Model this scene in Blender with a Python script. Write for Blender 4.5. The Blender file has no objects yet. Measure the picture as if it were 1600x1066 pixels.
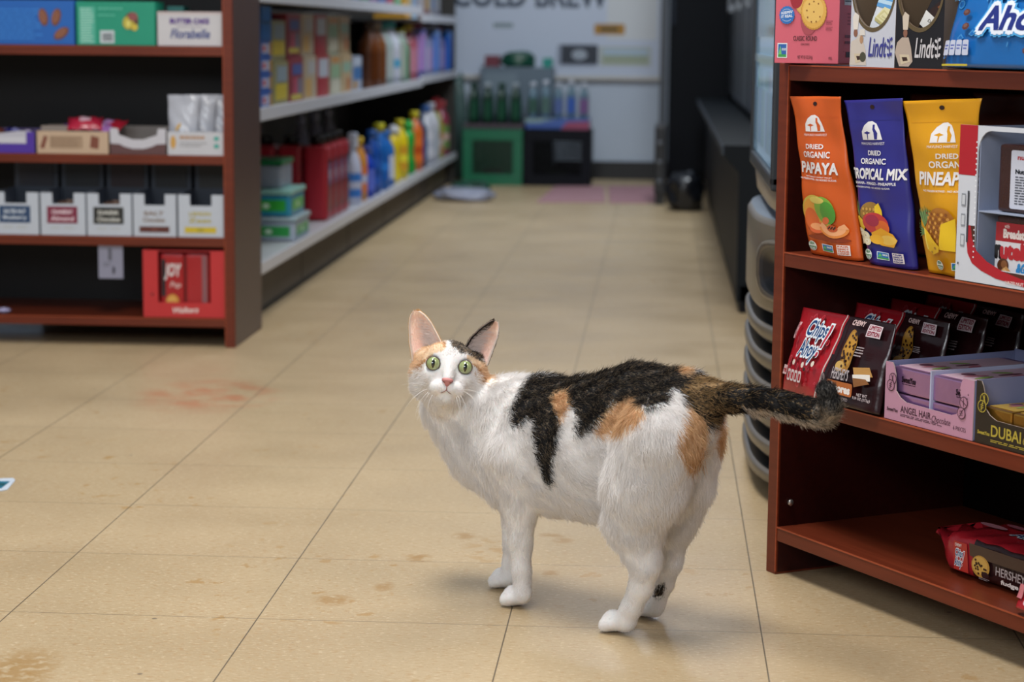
import bpy, bmesh, math, random
import numpy as np
from mathutils import Vector, Matrix, noise
from mathutils.bvhtree import BVHTree

random.seed(7); RNG = np.random.default_rng(7)
scene = bpy.context.scene
COL = scene.collection

# ------------------------------------------------------------------ camera
CAM_R = Vector((0.99755, 0.06926, 0.00941)).normalized()
CAM_F = Vector((-0.06724, 0.98763, -0.14164)).normalized()
CAM_U = CAM_R.cross(CAM_F).normalized()
CAM_R = CAM_F.cross(CAM_U).normalized()
CAM_P = Vector((0.0, 0.0, 0.70808))
FPX = 3364.76
cam_data = bpy.data.cameras.new('camera'); cam = bpy.data.objects.new('camera', cam_data); COL.objects.link(cam)
M3 = Matrix((CAM_R, CAM_U, -CAM_F)).transposed()
cam.matrix_world = Matrix.Translation(CAM_P) @ M3.to_4x4()
cam_data.sensor_width = 36.0; cam_data.lens = FPX * 36.0 / 1600.0
cam_data.clip_start = 0.05; cam_data.clip_end = 100
cam_data.dof.use_dof = True; cam_data.dof.focus_distance = 2.62; cam_data.dof.aperture_fstop = 6.3
scene.camera = cam
scene.view_settings.view_transform = 'Standard'; scene.view_settings.look = 'None'
scene.view_settings.gamma = 1.0; scene.view_settings.use_curve_mapping = False
scene.view_settings.exposure = 0.0

# ------------------------------------------------------------------ world and lights
world = bpy.data.worlds.new('ambient_fill'); scene.world = world; world.use_nodes = True
wb = world.node_tree.nodes['Background']; wb.inputs[0].default_value = (0.80, 0.88, 1.0, 1); wb.inputs[1].default_value = 0.19  # soft bluish fill from all sides, added as ambient light

def area_light(name, loc, target, sx, sy, power, color):
    ld = bpy.data.lights.new(name, 'AREA'); ld.shape = 'RECTANGLE'; ld.size = sx; ld.size_y = sy
    ld.energy = power; ld.color = color
    o = bpy.data.objects.new(name, ld); COL.objects.link(o); o.location = loc
    o.rotation_euler = (Vector(target) - Vector(loc)).to_track_quat('-Z', 'Y').to_euler()
    return o
area_light('ceiling_troffer_front', (-0.5, 2.2, 2.75), (-0.5, 2.2, 0), 0.6, 1.2, 64, (1.0, 0.97, 0.93))
area_light('ceiling_troffer_middle', (-0.15, 4.4, 2.75), (-0.25, 4.4, 0), 0.6, 1.2, 34, (1.0, 0.98, 0.95))
area_light('ceiling_troffer_back', (0.2, 7.9, 2.75), (-0.5, 8.6, 0), 0.6, 1.2, 72, (0.86, 0.93, 1.0))
area_light('front_fill', (-1.2, -1.4, 2.1), (0.0, 2.8, 0.3), 2.2, 1.2, 74, (0.90, 0.95, 1.0))  # added fill above and behind the camera, brightens the fronts

area_light('right_fill', (1.5, 1.7, 2.75), (1.0, 2.0, 0), 0.6, 1.2, 22, (1.0, 0.97, 0.93))  # added fill for side faces turned away from the ceiling rows

def ray(px, py):
    return CAM_R * ((px - 800) / FPX) - CAM_U * ((py - 533) / FPX) + CAM_F
def at(px, py, Y):
    d = ray(px, py); return CAM_P + d * (Y / d.y)
def px_of(P):
    d = Vector(P) - CAM_P; w = d.dot(CAM_F)
    return 800 + FPX * d.dot(CAM_R) / w, 533 - FPX * d.dot(CAM_U) / w

# ------------------------------------------------------------------ helpers
def srgb(h):
    if isinstance(h, (tuple, list)): return tuple(h[:3]) + (1.0,)
    h = h.lstrip('#'); v = [int(h[i:i+2], 16) / 255 for i in (0, 2, 4)]
    return tuple((c / 12.92 if c <= 0.04045 else ((c + 0.055) / 1.055) ** 2.4) for c in v) + (1.0,)

def mat(name, color=None, rough=0.5, metal=0.0, attr=False, coat=0.0, bump=0.0, bscale=60, spec=0.5, trans=0.0, alpha=1.0, vary=0.06):
    m = bpy.data.materials.new(name); m.use_nodes = True
    nt = m.node_tree; b = nt.nodes['Principled BSDF']
    b.inputs['Roughness'].default_value = rough; b.inputs['Metallic'].default_value = metal
    b.inputs['Coat Weight'].default_value = coat; b.inputs['Specular IOR Level'].default_value = spec
    b.inputs['Transmission Weight'].default_value = trans; b.inputs['Alpha'].default_value = alpha
    tc = nt.nodes.new('ShaderNodeTexCoord')
    nz = nt.nodes.new('ShaderNodeTexNoise'); nz.inputs['Scale'].default_value = bscale; nz.inputs['Detail'].default_value = 3
    nt.links.new(tc.outputs['Object'], nz.inputs['Vector'])
    mx = nt.nodes.new('ShaderNodeMix'); mx.data_type = 'RGBA'; mx.blend_type = 'MULTIPLY'
    ramp = nt.nodes.new('ShaderNodeMapRange'); ramp.inputs[3].default_value = 1 - vary; ramp.inputs[4].default_value = 1 + vary
    nt.links.new(nz.outputs['Fac'], ramp.inputs[0])
    mx.inputs[0].default_value = 1.0
    if attr:
        at_ = nt.nodes.new('ShaderNodeAttribute'); at_.attribute_name = 'Col'
        nt.links.new(at_.outputs['Color'], mx.inputs[6])
    else: mx.inputs[6].default_value = srgb(color)
    nt.links.new(ramp.outputs[0], mx.inputs[7]); nt.links.new(mx.outputs[2], b.inputs['Base Color'])
    if bump:
        bp = nt.nodes.new('ShaderNodeBump'); bp.inputs['Strength'].default_value = bump; bp.inputs['Distance'].default_value = 0.002
        nt.links.new(nz.outputs['Fac'], bp.inputs['Height']); nt.links.new(bp.outputs['Normal'], b.inputs['Normal'])
    return m

CARD = mat('printed_card', attr=True, rough=0.45, vary=0.03)
FILM = mat('printed_film', attr=True, rough=0.22, bump=0.5, bscale=35, vary=0.03)
POUCH = mat('pouch_film', attr=True, rough=0.36, bump=0.35, bscale=22, vary=0.04)
PLAST = mat('coloured_plastic', attr=True, rough=0.3, vary=0.03)
FOIL = mat('coloured_foil', attr=True, rough=0.28, metal=0.85, bump=0.3, bscale=40, vary=0.03)
DARKM = mat('dark_matt_plastic', attr=True, rough=0.55, spec=.12, vary=0.05)
MATT = mat('matt_paint', attr=True, rough=0.7, vary=0.05)

def tag(o, label=None, cat=None, group=None, kind=None):
    if label: o['label'] = label
    if cat: o['category'] = cat
    if group: o['group'] = group
    if kind: o['kind'] = kind
    return o
def empty(name, loc=(0, 0, 0), rz=0.0):
    o = bpy.data.objects.new(name, None); COL.objects.link(o); o.location = loc; o.rotation_euler = (0, 0, rz)
    o.empty_display_size = 0.05
    return o

class MB:
    """collects coloured faces for ONE mesh object"""
    def __init__(s): s.v = []; s.f = []; s.c = []; s.m = []; s.sm = []
    def add(s, verts, faces, col, mi=0, smooth=False, M=None):
        n = len(s.v)
        for p in verts:
            p = Vector(p); s.v.append(tuple(M @ p) if M is not None else tuple(p))
        col = srgb(col) if isinstance(col, str) else col
        for k, fc in enumerate(faces):
            s.f.append(tuple(i + n for i in fc)); s.c.append(col if not isinstance(col, list) else col[k]); s.m.append(mi); s.sm.append(smooth)
        return s
    def box(s, a, b, col, mi=0, M=None, bev=0.0):
        x0, y0, z0 = a; x1, y1, z1 = b
        if bev <= 0:
            V = [(x0, y0, z0), (x1, y0, z0), (x1, y1, z0), (x0, y1, z0), (x0, y0, z1), (x1, y0, z1), (x1, y1, z1), (x0, y1, z1)]
            F = [(0, 3, 2, 1), (4, 5, 6, 7), (0, 1, 5, 4), (1, 2, 6, 5), (2, 3, 7, 6), (3, 0, 4, 7)]
            return s.add(V, F, col, mi, False, M)
        bm = bmesh.new(); bmesh.ops.create_cube(bm, size=1.0)
        for v in bm.verts:
            v.co = Vector(((x0 + x1) / 2 + v.co.x * (x1 - x0), (y0 + y1) / 2 + v.co.y * (y1 - y0), (z0 + z1) / 2 + v.co.z * (z1 - z0)))
        bmesh.ops.bevel(bm, geom=bm.edges[:], offset=bev, segments=2, profile=0.6, affect='EDGES')
        V = [v.co.copy() for v in bm.verts]; F = [[v.index for v in f.verts] for f in bm.faces]; bm.free()
        return s.add(V, F, col, mi, False, M)
    def lathe(s, prof, col, seg=20, mi=0, M=None, sx=1.0, sy=1.0, cap=True):
        V = []; F = []
        for r, z in prof:
            for k in range(seg):
                t = 2 * math.pi * k / seg; V.append((r * math.cos(t) * sx, r * math.sin(t) * sy, z))
        for i in range(len(prof) - 1):
            for k in range(seg):
                k2 = (k + 1) % seg; F.append((i * seg + k, i * seg + k2, (i + 1) * seg + k2, (i + 1) * seg + k))
        if cap:
            F.append(tuple(reversed(range(seg)))); F.append(tuple(range((len(prof) - 1) * seg, len(prof) * seg)))
        return s.add(V, F, col, mi, True, M)
    def tube(s, pts, rads, col, seg=8, mi=0, M=None):
        pts = [Vector(p) for p in pts]
        if not isinstance(rads, (list, tuple)): rads = [rads] * len(pts)
        V = []; F = []; up = None
        for i, p in enumerate(pts):
            t = (pts[min(i + 1, len(pts) - 1)] - pts[max(i - 1, 0)]).normalized()
            if up is None:
                up = t.orthogonal().normalized()
            up = (up - t * up.dot(t)).normalized(); sd = t.cross(up)
            for k in range(seg):
                a = 2 * math.pi * k / seg; V.append(p + (up * math.cos(a) + sd * math.sin(a)) * rads[i])
        for i in range(len(pts) - 1):
            for k in range(seg):
                k2 = (k + 1) % seg; F.append((i * seg + k, i * seg + k2, (i + 1) * seg + k2, (i + 1) * seg + k))
        F.append(tuple(reversed(range(seg)))); F.append(tuple(range((len(pts) - 1) * seg, len(pts) * seg)))
        return s.add(V, F, col, mi, True, M)
    def build(s, name, mats, parent=None, loc=None, rz=None, M=None):
        me = bpy.data.meshes.new(name); me.from_pydata(s.v, [], s.f)
        mats = mats if isinstance(mats, (list, tuple)) else [mats]
        for m in mats: me.materials.append(m)
        me.polygons.foreach_set('material_index', s.m); me.polygons.foreach_set('use_smooth', s.sm)
        ca = me.color_attributes.new('Col', 'FLOAT_COLOR', 'CORNER')
        buf = []
        for fc, c in zip(s.f, s.c): buf.extend(list(c) * len(fc))
        ca.data.foreach_set('color', buf)
        me.validate(); me.update()
        o = bpy.data.objects.new(name, me); COL.objects.link(o)
        if parent is not None: o.parent = parent
        if M is not None: o.matrix_world = M
        if loc is not None: o.location = loc
        if rz is not None: o.rotation_euler = (0, 0, rz)
        return o

# --- printing: flat artwork in (u,v) laid on a surface map S(u,v)->(point, normal)
_tcache = {}
def text_tris(txt, off=0.0, shear=0.0):
    key = (txt, round(off, 3), round(shear, 2))
    if key not in _tcache:
        cu = bpy.data.curves.new('t', 'FONT'); cu.body = txt; cu.size = 1; cu.offset = off; cu.shear = shear; cu.resolution_u = 3
        o = bpy.data.objects.new('t', cu); me = o.to_mesh()
        me.calc_loop_triangles()
        V = [(v.co.x, v.co.y) for v in me.vertices]; F = [tuple(t.vertices) for t in me.loop_triangles]
        o.to_mesh_clear(); bpy.data.objects.remove(o); bpy.data.curves.remove(cu)
        _tcache[key] = (V, F)
    return _tcache[key]

class Print:
    dl = .00004
    def __init__(s, mb, S, mi=0, step=0.0003, maxedge=None):
        s.mb = mb; s.S = S; s.mi = mi; s.layer = 1; s.step = step; s.me = maxedge; s.asp = 1.0; s.um = (1.0, 0.0)
    def _put(s, V, F, col):
        if s.me:
            V = list(V); F = list(F); out = []; stack = list(F)
            while stack:
                a, b, c = stack.pop()
                es = [((V[a][0]-V[b][0])**2 + (V[a][1]-V[b][1])**2, a, b, c), ((V[b][0]-V[c][0])**2 + (V[b][1]-V[c][1])**2, b, c, a), ((V[c][0]-V[a][0])**2 + (V[c][1]-V[a][1])**2, c, a, b)]
                e = max(es)
                if e[0] > s.me ** 2 and len(V) < 200000:
                    _, p, q, r = e; V.append(((V[p][0]+V[q][0])/2, (V[p][1]+V[q][1])/2)); m = len(V) - 1
                    stack += [(p, m, r), (m, q, r)]
                else: out.append((a, b, c))
            F = out
        W = []
        for u, v in V:
            p, n = s.S(u * s.um[0] + s.um[1], v); W.append(Vector(p) + Vector(n) * (s.step + s.dl * s.layer))
        s.mb.add(W, F, col, s.mi, False)
    def poly(s, pts, col):
        from mathutils.geometry import tessellate_polygon
        pts = [tuple(p) for p in pts]
        tr = tessellate_polygon([[Vector((p[0], p[1], 0)) for p in pts]])
        area = sum(pts[i][0]*pts[(i+1) % len(pts)][1] - pts[(i+1) % len(pts)][0]*pts[i][1] for i in range(len(pts)))
        s._put(pts, [tuple(t) for t in tr], col); s.layer += 1; return s
    def rect(s, u0, v0, u1, v1, col): return s.poly([(u0, v0), (u1, v0), (u1, v1), (u0, v1)], col)
    def rrect(s, u0, v0, u1, v1, r, col, asp=1.0):
        pts = []
        for cx, cy, a0 in ((u1-r, v1-r*asp, 0), (u0+r, v1-r*asp, 90), (u0+r, v0+r*asp, 180), (u1-r, v0+r*asp, 270)):
            for k in range(5):
                a = math.radians(a0 + k * 22.5); pts.append((cx + r*math.cos(a), cy + r*asp*math.sin(a)))
        return s.poly(pts, col)
    def ell(s, cu, cv, ru, rv, col, rot=0, n=24, star=0.0, ns=0, a0=0, a1=360):
        pts = []
        for k in range(n + (0 if a1 - a0 >= 360 else 1)):
            a = math.radians(a0 + (a1 - a0) * k / n); q = 1 + (star if (ns and k % 2) else 0)
            x, y = ru * math.cos(a) * q, rv * s.asp * math.sin(a) * q
            c, t = math.cos(math.radians(rot)), math.sin(math.radians(rot))
            pts.append((cu + x*c - y*t, cv + (x*t + y*c) / s.asp))
        return s.poly(pts, col)
    def text(s, txt, u0, v0, u1, v1, col, bold=0.02, shear=0.0, outline=None, ow=0.05, rise=0.0):
        V, F = text_tris(txt, 0.0, shear)
        if not V: return s
        xs = [p[0] for p in V]; ys = [p[1] for p in V]; x0, x1, y0, y1 = min(xs), max(xs), min(ys), max(ys)
        for rad, c in (([(bold + ow, outline)] if outline else []) + [(bold, col)]):
            # heavier lettering: the same glyphs struck several times side by side
            nk = 1 if rad < .018 else (4 if rad < .06 else 10)
            g = rad if rad < .06 else 0
            X0, X1, Y0, Y1 = x0 - g, x1 + g, y0 - g, y1 + g
            for k in range(nk):
                a = 2 * math.pi * (k + .5) / nk; dx, dy = (rad * math.cos(a), rad * math.sin(a)) if nk > 1 else (0, 0)
                s._put([(u0 + (x + dx - X0) / (X1 - X0) * (u1 - u0), v0 + (y + dy - Y0) / (Y1 - Y0) * (v1 - v0) + rise * (x + dx - X0) / (X1 - X0)) for x, y in V], F, c)
                s.layer += .25
            s.layer += .75
        return s
    def lines(s, u0, v0, u1, v1, n, col, fill=0.45, seed=1):
        rr = random.Random(seed); h = (v1 - v0) / n
        for k in range(n):
            v = v1 - (k + 1) * h + h * (1 - fill) / 2; u = u0
            V = []; F = []
            end = u1 - (u1 - u0) * rr.uniform(0, 0.25)
            while u < end:
                w = (u1 - u0) * rr.uniform(0.06, 0.2); e = min(u + w, end); i = len(V)
                V += [(u, v), (e, v), (e, v + h * fill), (u, v + h * fill)]; F += [(i, i+1, i+2), (i, i+2, i+3)]
                u = e + (u1 - u0) * 0.025
            s._put(V, F, col)
        s.layer += 1; return s
def quad_uv(c):
    """photo corners TL,TR,BR,BL of a printed face -> function giving (u,v) of a point seen on it"""
    TL, TR, BR, BL = [Vector(p) for p in c]
    def f(x, y):
        u, v = 0.5, 0.5; P = Vector((x, y))
        for _ in range(12):
            p = BL*(1-u)*(1-v) + BR*u*(1-v) + TL*(1-u)*v + TR*u*v
            du = (BR-BL)*(1-v) + (TR-TL)*v; dv = (TL-BL)*(1-u) + (TR-BR)*u
            det = du.x*dv.y - du.y*dv.x; e = P - p
            u += (e.x*dv.y - e.y*dv.x)/det; v += (du.x*e.y - du.y*e.x)/det
        return (u, v)
    return f
def flat(o, ex, ey):
    """surface map of a flat face: origin, full width and full height vectors"""
    o, ex, ey = Vector(o), Vector(ex), Vector(ey); n = ex.cross(ey).normalized()
    return lambda u, v: (o + ex*u + ey*v, n)
def gp(px, py, z=0.0):
    d = ray(px, py); t = (z - CAM_P.z) / d.z; return CAM_P + d * t
def onX(px, X):
    """distance down the aisle of what stands at that side position"""
    d = ray(px, 250); return X * d.y / d.x

# ------------------------------------------------------------------ materials of the place
def floor_material():
    m = bpy.data.materials.new('vinyl_tile_floor'); m.use_nodes = True; nt = m.node_tree; N = nt.nodes; L = nt.links
    b = N['Principled BSDF']
    tc = N.new('ShaderNodeTexCoord')
    def noise_(scale, detail=3, sx=1, sy=1, rough=.5, w=0.0):
        mp = N.new('ShaderNodeMapping'); mp.inputs['Scale'].default_value = (sx, sy, 1); mp.inputs['Location'].default_value = (w, w * .7, 0); L.new(tc.outputs['Object'], mp.inputs[0])
        n = N.new('ShaderNodeTexNoise'); n.inputs['Scale'].default_value = scale; n.inputs['Detail'].default_value = detail; n.inputs['Roughness'].default_value = rough
        L.new(mp.outputs[0], n.inputs['Vector']); return n.outputs['Fac']
    def rng(v, a, b_, c=0., d=1.):
        r = N.new('ShaderNodeMapRange'); r.inputs[1].default_value = a; r.inputs[2].default_value = b_; r.inputs[3].default_value = c; r.inputs[4].default_value = d; L.new(v, r.inputs[0]); return r.outputs[0]
    def mth(op, a, b_=None):
        r = N.new('ShaderNodeMath'); r.operation = op
        for i, v in enumerate((a, b_)):
            if v is None: continue
            if isinstance(v, (int, float)): r.inputs[i].default_value = v
            else: L.new(v, r.inputs[i])
        return r.outputs[0]
    def mix(fac, a, b_):
        r = N.new('ShaderNodeMix'); r.data_type = 'RGBA'
        if isinstance(fac, (int, float)): r.inputs[0].default_value = fac
        else: L.new(fac, r.inputs[0])
        for i, v in ((6, a), (7, b_)):
            if isinstance(v, str): r.inputs[i].default_value = srgb(v)
            else: L.new(v, r.inputs[i])
        return r.outputs[2]
    sep = N.new('ShaderNodeSeparateXYZ'); L.new(tc.outputs['Object'], sep.inputs[0])
    T = .3048
    ux = mth('DIVIDE', mth('ADD', sep.outputs[0], 0.78335), T); uy = mth('DIVIDE', mth('SUBTRACT', sep.outputs[1], 2.51756), T)
    fx = mth('ABSOLUTE', mth('SUBTRACT', mth('FRACT', mth('ADD', ux, .5)), .5)); fy = mth('ABSOLUTE', mth('SUBTRACT', mth('FRACT', mth('ADD', uy, .5)), .5))
    gx = rng(fx, .0018, .0036, .85, 0.); gy = rng(fy, .0016, .0040, .62, 0.)
    gline = mth('MAXIMUM', gx, gy)
    # each tile has its own grain direction and shade
    cell = N.new('ShaderNodeTexWhiteNoise'); cell.noise_dimensions = '2D'
    comb = N.new('ShaderNodeCombineXYZ'); L.new(mth('FLOOR', ux), comb.inputs[0]); L.new(mth('FLOOR', uy), comb.inputs[1]); L.new(comb.outputs[0], cell.inputs['Vector'])
    base = mix(rng(noise_(3.0, 4), .3, .7), '#b09a78', '#bfa986')
    base = mix(rng(cell.outputs['Value'], 0, 1, 0., .22), base, '#ad9874')
    sp = noise_(95, 2, 1, 2.2); base = mix(rng(sp, .55, .68, 0, .6), base, '#a9875c')
    sp2 = noise_(120, 2, 1, 2.4, w=9); base = mix(rng(sp2, .58, .70, 0, .6), base, '#d9c8a8')
    sp3 = noise_(240, 2, 1, 1.5, w=4); base = mix(rng(sp3, .64, .74, 0, .6), base, '#7d6850')
    area = rng(noise_(2.6, 2, w=3), .50, .62)
    st = rng(noise_(30, 4, 1, .8, .55, w=2), .615, .66, 0, .75); st = mth('MULTIPLY', st, area)
    base = mix(st, base, '#a98653')
    # scuffed red smear by the left bookcase
    def blob(x, y, rx, ry):
        a = mth('POWER', mth('DIVIDE', mth('SUBTRACT', sep.outputs[0], x), rx), 2.0); c = mth('POWER', mth('DIVIDE', mth('SUBTRACT', sep.outputs[1], y), ry), 2.0)
        return rng(mth('ADD', a, c), .2, 1.0, 1., 0.)
    rp = gp(325, 618); rn = rng(noise_(14, 4, w=6), .42, .62)
    base = mix(mth('MULTIPLY', mth('MULTIPLY', blob(rp.x, rp.y, .16, .22), rn), .55), base, '#b5623c')
    rp = gp(770, 860); base = mix(mth('MULTIPLY', mth('MULTIPLY', blob(rp.x, rp.y, .05, .10), rng(noise_(45, 3, w=8), .50, .56)), .65), base, '#a98653')
    for px_, py_, a_, c_ in ((0 + 22, 1052, .05, .035), (655, 872, .02, .010), (520, 938, .03, .010), (600, 917, .016, .009), (725, 838, .02, .008), (862, 837, .022, .006), (880, 845, .018, .006), (862, 896, .013, .006)):
        rp = gp(px_, py_); base = mix(mth('MULTIPLY', mth('MULTIPLY', blob(rp.x, rp.y, a_, c_ * 3.2), rng(noise_(70, 3, w=px_ / 50), .38, .5)), .7), base, '#a07c48')
    dots = N.new('ShaderNodeTexVoronoi'); dots.inputs['Scale'].default_value = 9; L.new(tc.outputs['Object'], dots.inputs['Vector'])
    base = mix(rng(dots.outputs['Distance'], .022, .034, .7, 0), base, '#5a5148')
    base = mix(gline, base, '#4d4437')
    L.new(base, b.inputs['Base Color'])
    L.new(rng(noise_(5, 4, w=1), .3, .7, .30, .46), b.inputs['Roughness']); b.inputs['Specular IOR Level'].default_value = .42
    bp = N.new('ShaderNodeBump'); bp.inputs['Strength'].default_value = .35; bp.inputs['Distance'].default_value = .002
    L.new(mth('SUBTRACT', noise_(7, 3, w=5), mth('MULTIPLY', gline, .3)), bp.inputs['Height']); L.new(bp.outputs[0], b.inputs['Normal'])
    return m

def wood_material(name, c0, c1, rough=.36):
    m = bpy.data.materials.new(name); m.use_nodes = True; nt = m.node_tree; N = nt.nodes; L = nt.links; b = N['Principled BSDF']
    tc = N.new('ShaderNodeTexCoord'); mp = N.new('ShaderNodeMapping'); mp.inputs['Scale'].default_value = (3, 45, 45); L.new(tc.outputs['Object'], mp.inputs[0])
    n = N.new('ShaderNodeTexNoise'); n.inputs['Scale'].default_value = 2.2; n.inputs['Detail'].default_value = 5; L.new(mp.outputs[0], n.inputs['Vector'])
    r = N.new('ShaderNodeMix'); r.data_type = 'RGBA'; r.inputs[6].default_value = srgb(c0); r.inputs[7].default_value = srgb(c1)
    L.new(n.outputs['Fac'], r.inputs[0])
    at_ = N.new('ShaderNodeAttribute'); at_.attribute_name = 'Col'
    mu = N.new('ShaderNodeMix'); mu.data_type = 'RGBA'; mu.blend_type = 'MULTIPLY'; mu.inputs[0].default_value = 1; L.new(r.outputs[2], mu.inputs[6]); L.new(at_.outputs['Color'], mu.inputs[7])
    L.new(mu.outputs[2], b.inputs['Base Color']); b.inputs['Roughness'].default_value = rough; b.inputs['Specular IOR Level'].default_value = .3
    return m
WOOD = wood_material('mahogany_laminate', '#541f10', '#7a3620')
WOODIN = wood_material('mahogany_laminate_shaded', '#220604', '#3a0d07', .45)  # inside copy of the mahogany, deep shelf shade put into its colour
OUTER = mat('grey_brown_laminate', '#4a3733', rough=.4, vary=.08)
METALW = mat('white_shelf_enamel', '#c9ccd2', rough=.35, vary=.03)

def struct(o, kind='structure'): o['kind'] = kind; return o
mb = MB()
n0 = 24
mb.v = []; 
mb.add([(-3.4, -2.6, 0), (2.6, -2.6, 0), (2.6, 10.62, 0), (-3.4, 10.62, 0), (-3.4, -2.6, -.08), (2.6, -2.6, -.08), (2.6, 10.62, -.08), (-3.4, 10.62, -.08)],
       [(0, 1, 2, 3), (7, 6, 5, 4), (0, 4, 5, 1), (1, 5, 6, 2), (2, 6, 7, 3), (3, 7, 4, 0)], '#ffffff')
struct(mb.build('floor', floor_material()))
wall_m = mat('painted_wall', '#b4bfcd', rough=.7, vary=.05, bscale=4)
mb = MB(); mb.box((-3.5, 10.62, 0), (2.7, 10.74, 2.9), '#ffffff'); struct(mb.build('wall_back', wall_m))
mb = MB(); mb.box((-3.52, -2.6, 0), (-3.4, 10.62, 2.9), '#ffffff'); struct(mb.build('wall_left', wall_m))
mb = MB(); mb.box((2.6, -2.6, 0), (2.72, 10.62, 2.9), '#ffffff'); struct(mb.build('wall_right', wall_m))
mb = MB(); mb.box((-3.39, 10.600, 0), (2.59, 10.6195, .088), '#15161a', bev=.002); struct(mb.build('baseboard_back', mat('black_vinyl_base', attr=True, rough=.4)))

# ------------------------------------------------------------------ poster on the back wall
def build_poster():
    r = empty('wall_poster', (-.56, 10.618, .86)); tag(r, 'large pale framed poster on the back wall with dark lettering and product pictures', 'poster')
    mb = MB(); mb.box((-.54, -.016, -.358), (.548, -.004, .5), '#dfe3ea'); S = flat((-.54, -.016, -.358), (1.088, 0, 0), (0, 0, .858)); P = Print(mb, S, step=.0006)
    f = quad_uv([(722, -175), (1035, -175), (1035, 122), (722, 122)])
    P.rect(*f(722, 122), *f(1035, -175), '#b9c3d4')
    P.rect(*f(960, 60), *f(1030, -60), '#c6cacd')
    P.text('COLD BREW', *f(742, 9), *f(962, -34), '#3a4658', bold=.04)
    P.rrect(*f(890, 106), *f(948, 68), .02, '#8d96a8'); P.rect(*f(896, 102), *f(948, 70), '#262f3c'); P.ell(*f(922, 86), .035, .03, '#98a2ae')
    P.rrect(*f(942, 52), *f(985, 34), .01, '#a87a2a'); P.rect(*f(950, 47), *f(976, 39), '#5c4a22')
    P.rect(*f(950, 104), *f(1022, 72), '#a9b0a9'); P.rect(*f(955, 100), *f(1018, 86), '#95a08b'); P.rect(*f(955, 86), *f(1018, 76), '#a3b8c9')
    P.rect(*f(800, 42), *f(828, 34), '#7d8c93')
    mb.build('poster_sheet', CARD, r)
    mb = MB()
    for a, b in (((-.56, -.024, -.378), (.568, 0, -.355)), ((-.56, -.024, .498), (.568, 0, .52)), ((-.56, -.024, -.355), (-.538, 0, .498)), ((.546, -.024, -.355), (.568, 0, .498))):
        mb.box(a, b, '#b5b3ae', bev=.003)
    mb.build('frame', CARD, r)
build_poster()
mb = MB(); mb.box((-.012, 10.575, .088), (.020, 10.6, 2.6), '#596069', bev=.004); o = mb.build('trim_1', PLAST); struct(o)

# ------------------------------------------------------------------ bookcases
def bookcase(name, label, loc, rz, x0, x1, D, H, shelves, pins=()):
    r = empty(name, loc, rz); tag(r, label, 'bookcase')
    t = .022
    for sx in (x0, x1 - t):
        inner = sx == x0
        mb = MB(); mb.box((sx, 0, 0), (sx + t, D, H), '#ffffff', bev=.0012)
        # dark inside face, shelf shade in its colour; worn front arris, highlight painted pale
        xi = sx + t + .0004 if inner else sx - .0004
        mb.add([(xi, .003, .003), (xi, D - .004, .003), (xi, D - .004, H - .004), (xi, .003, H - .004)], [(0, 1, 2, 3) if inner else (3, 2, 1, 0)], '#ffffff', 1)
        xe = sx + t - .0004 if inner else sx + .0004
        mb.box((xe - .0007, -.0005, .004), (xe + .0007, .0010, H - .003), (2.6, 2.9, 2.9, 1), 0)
        xo = sx - .0004 if inner else sx + t + .0004      # grey-brown outer face
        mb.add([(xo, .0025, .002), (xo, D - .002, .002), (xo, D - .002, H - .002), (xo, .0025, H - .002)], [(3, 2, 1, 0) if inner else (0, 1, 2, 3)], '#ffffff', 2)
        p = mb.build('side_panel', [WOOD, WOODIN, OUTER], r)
    for z0, z1, xr in shelves:
        mb = MB(); mb.box((x0 + t + .0006, .0005, z0), (x1 - t - .0006, D - .012, z1), '#ffffff', bev=.001)
        mb.box((x0 + t + .001, -.0004, z1 - .0016), (x1 - t - .001, .0012, z1 + .0002), (2.4, 2.7, 2.7, 1))  # pale line paints a highlight on the worn shelf edge
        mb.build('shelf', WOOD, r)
    mb = MB(); mb.box((x0 + t + .0006, D - .011, .045), (x1 - t - .0006, D - .002, H - .002), '#3c3636'); mb.build('back_panel', WOODIN, r)  # dark panel, tinted further down to hold the interior shade
    for (x, y, z) in pins:
        mb = MB(); mb.lathe([(.0, 0), (.0042, .0004), (.0046, .0022), (.0034, .0040), (.0012, .0046)], '#b8b4b0', 14, M=Matrix.Translation((x + .0004, y, z)) @ Matrix.Rotation(math.radians(90), 4, 'Y'))
        mb.build('shelf_pin', FOIL, r)
    return r
SH = [(.046, .065), (.227, .247), (.411, .430), (.651, .671)]
RB0 = Vector((.162, 2.802, 0)); RBZ = math.radians(-59)
MR = Matrix.Translation(RB0) @ Matrix.Rotation(RBZ, 4, 'Z')
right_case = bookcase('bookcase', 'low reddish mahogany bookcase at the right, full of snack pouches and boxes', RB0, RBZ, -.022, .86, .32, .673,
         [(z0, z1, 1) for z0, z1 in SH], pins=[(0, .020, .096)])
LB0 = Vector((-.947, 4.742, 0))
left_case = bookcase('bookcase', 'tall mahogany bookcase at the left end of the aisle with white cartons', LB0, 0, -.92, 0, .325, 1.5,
         [(z0, z1, 0) for z0, z1 in SH] + [(.95, .97, 0), (1.2, 1.22, 0), (1.48, 1.4995, 0)])

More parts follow.
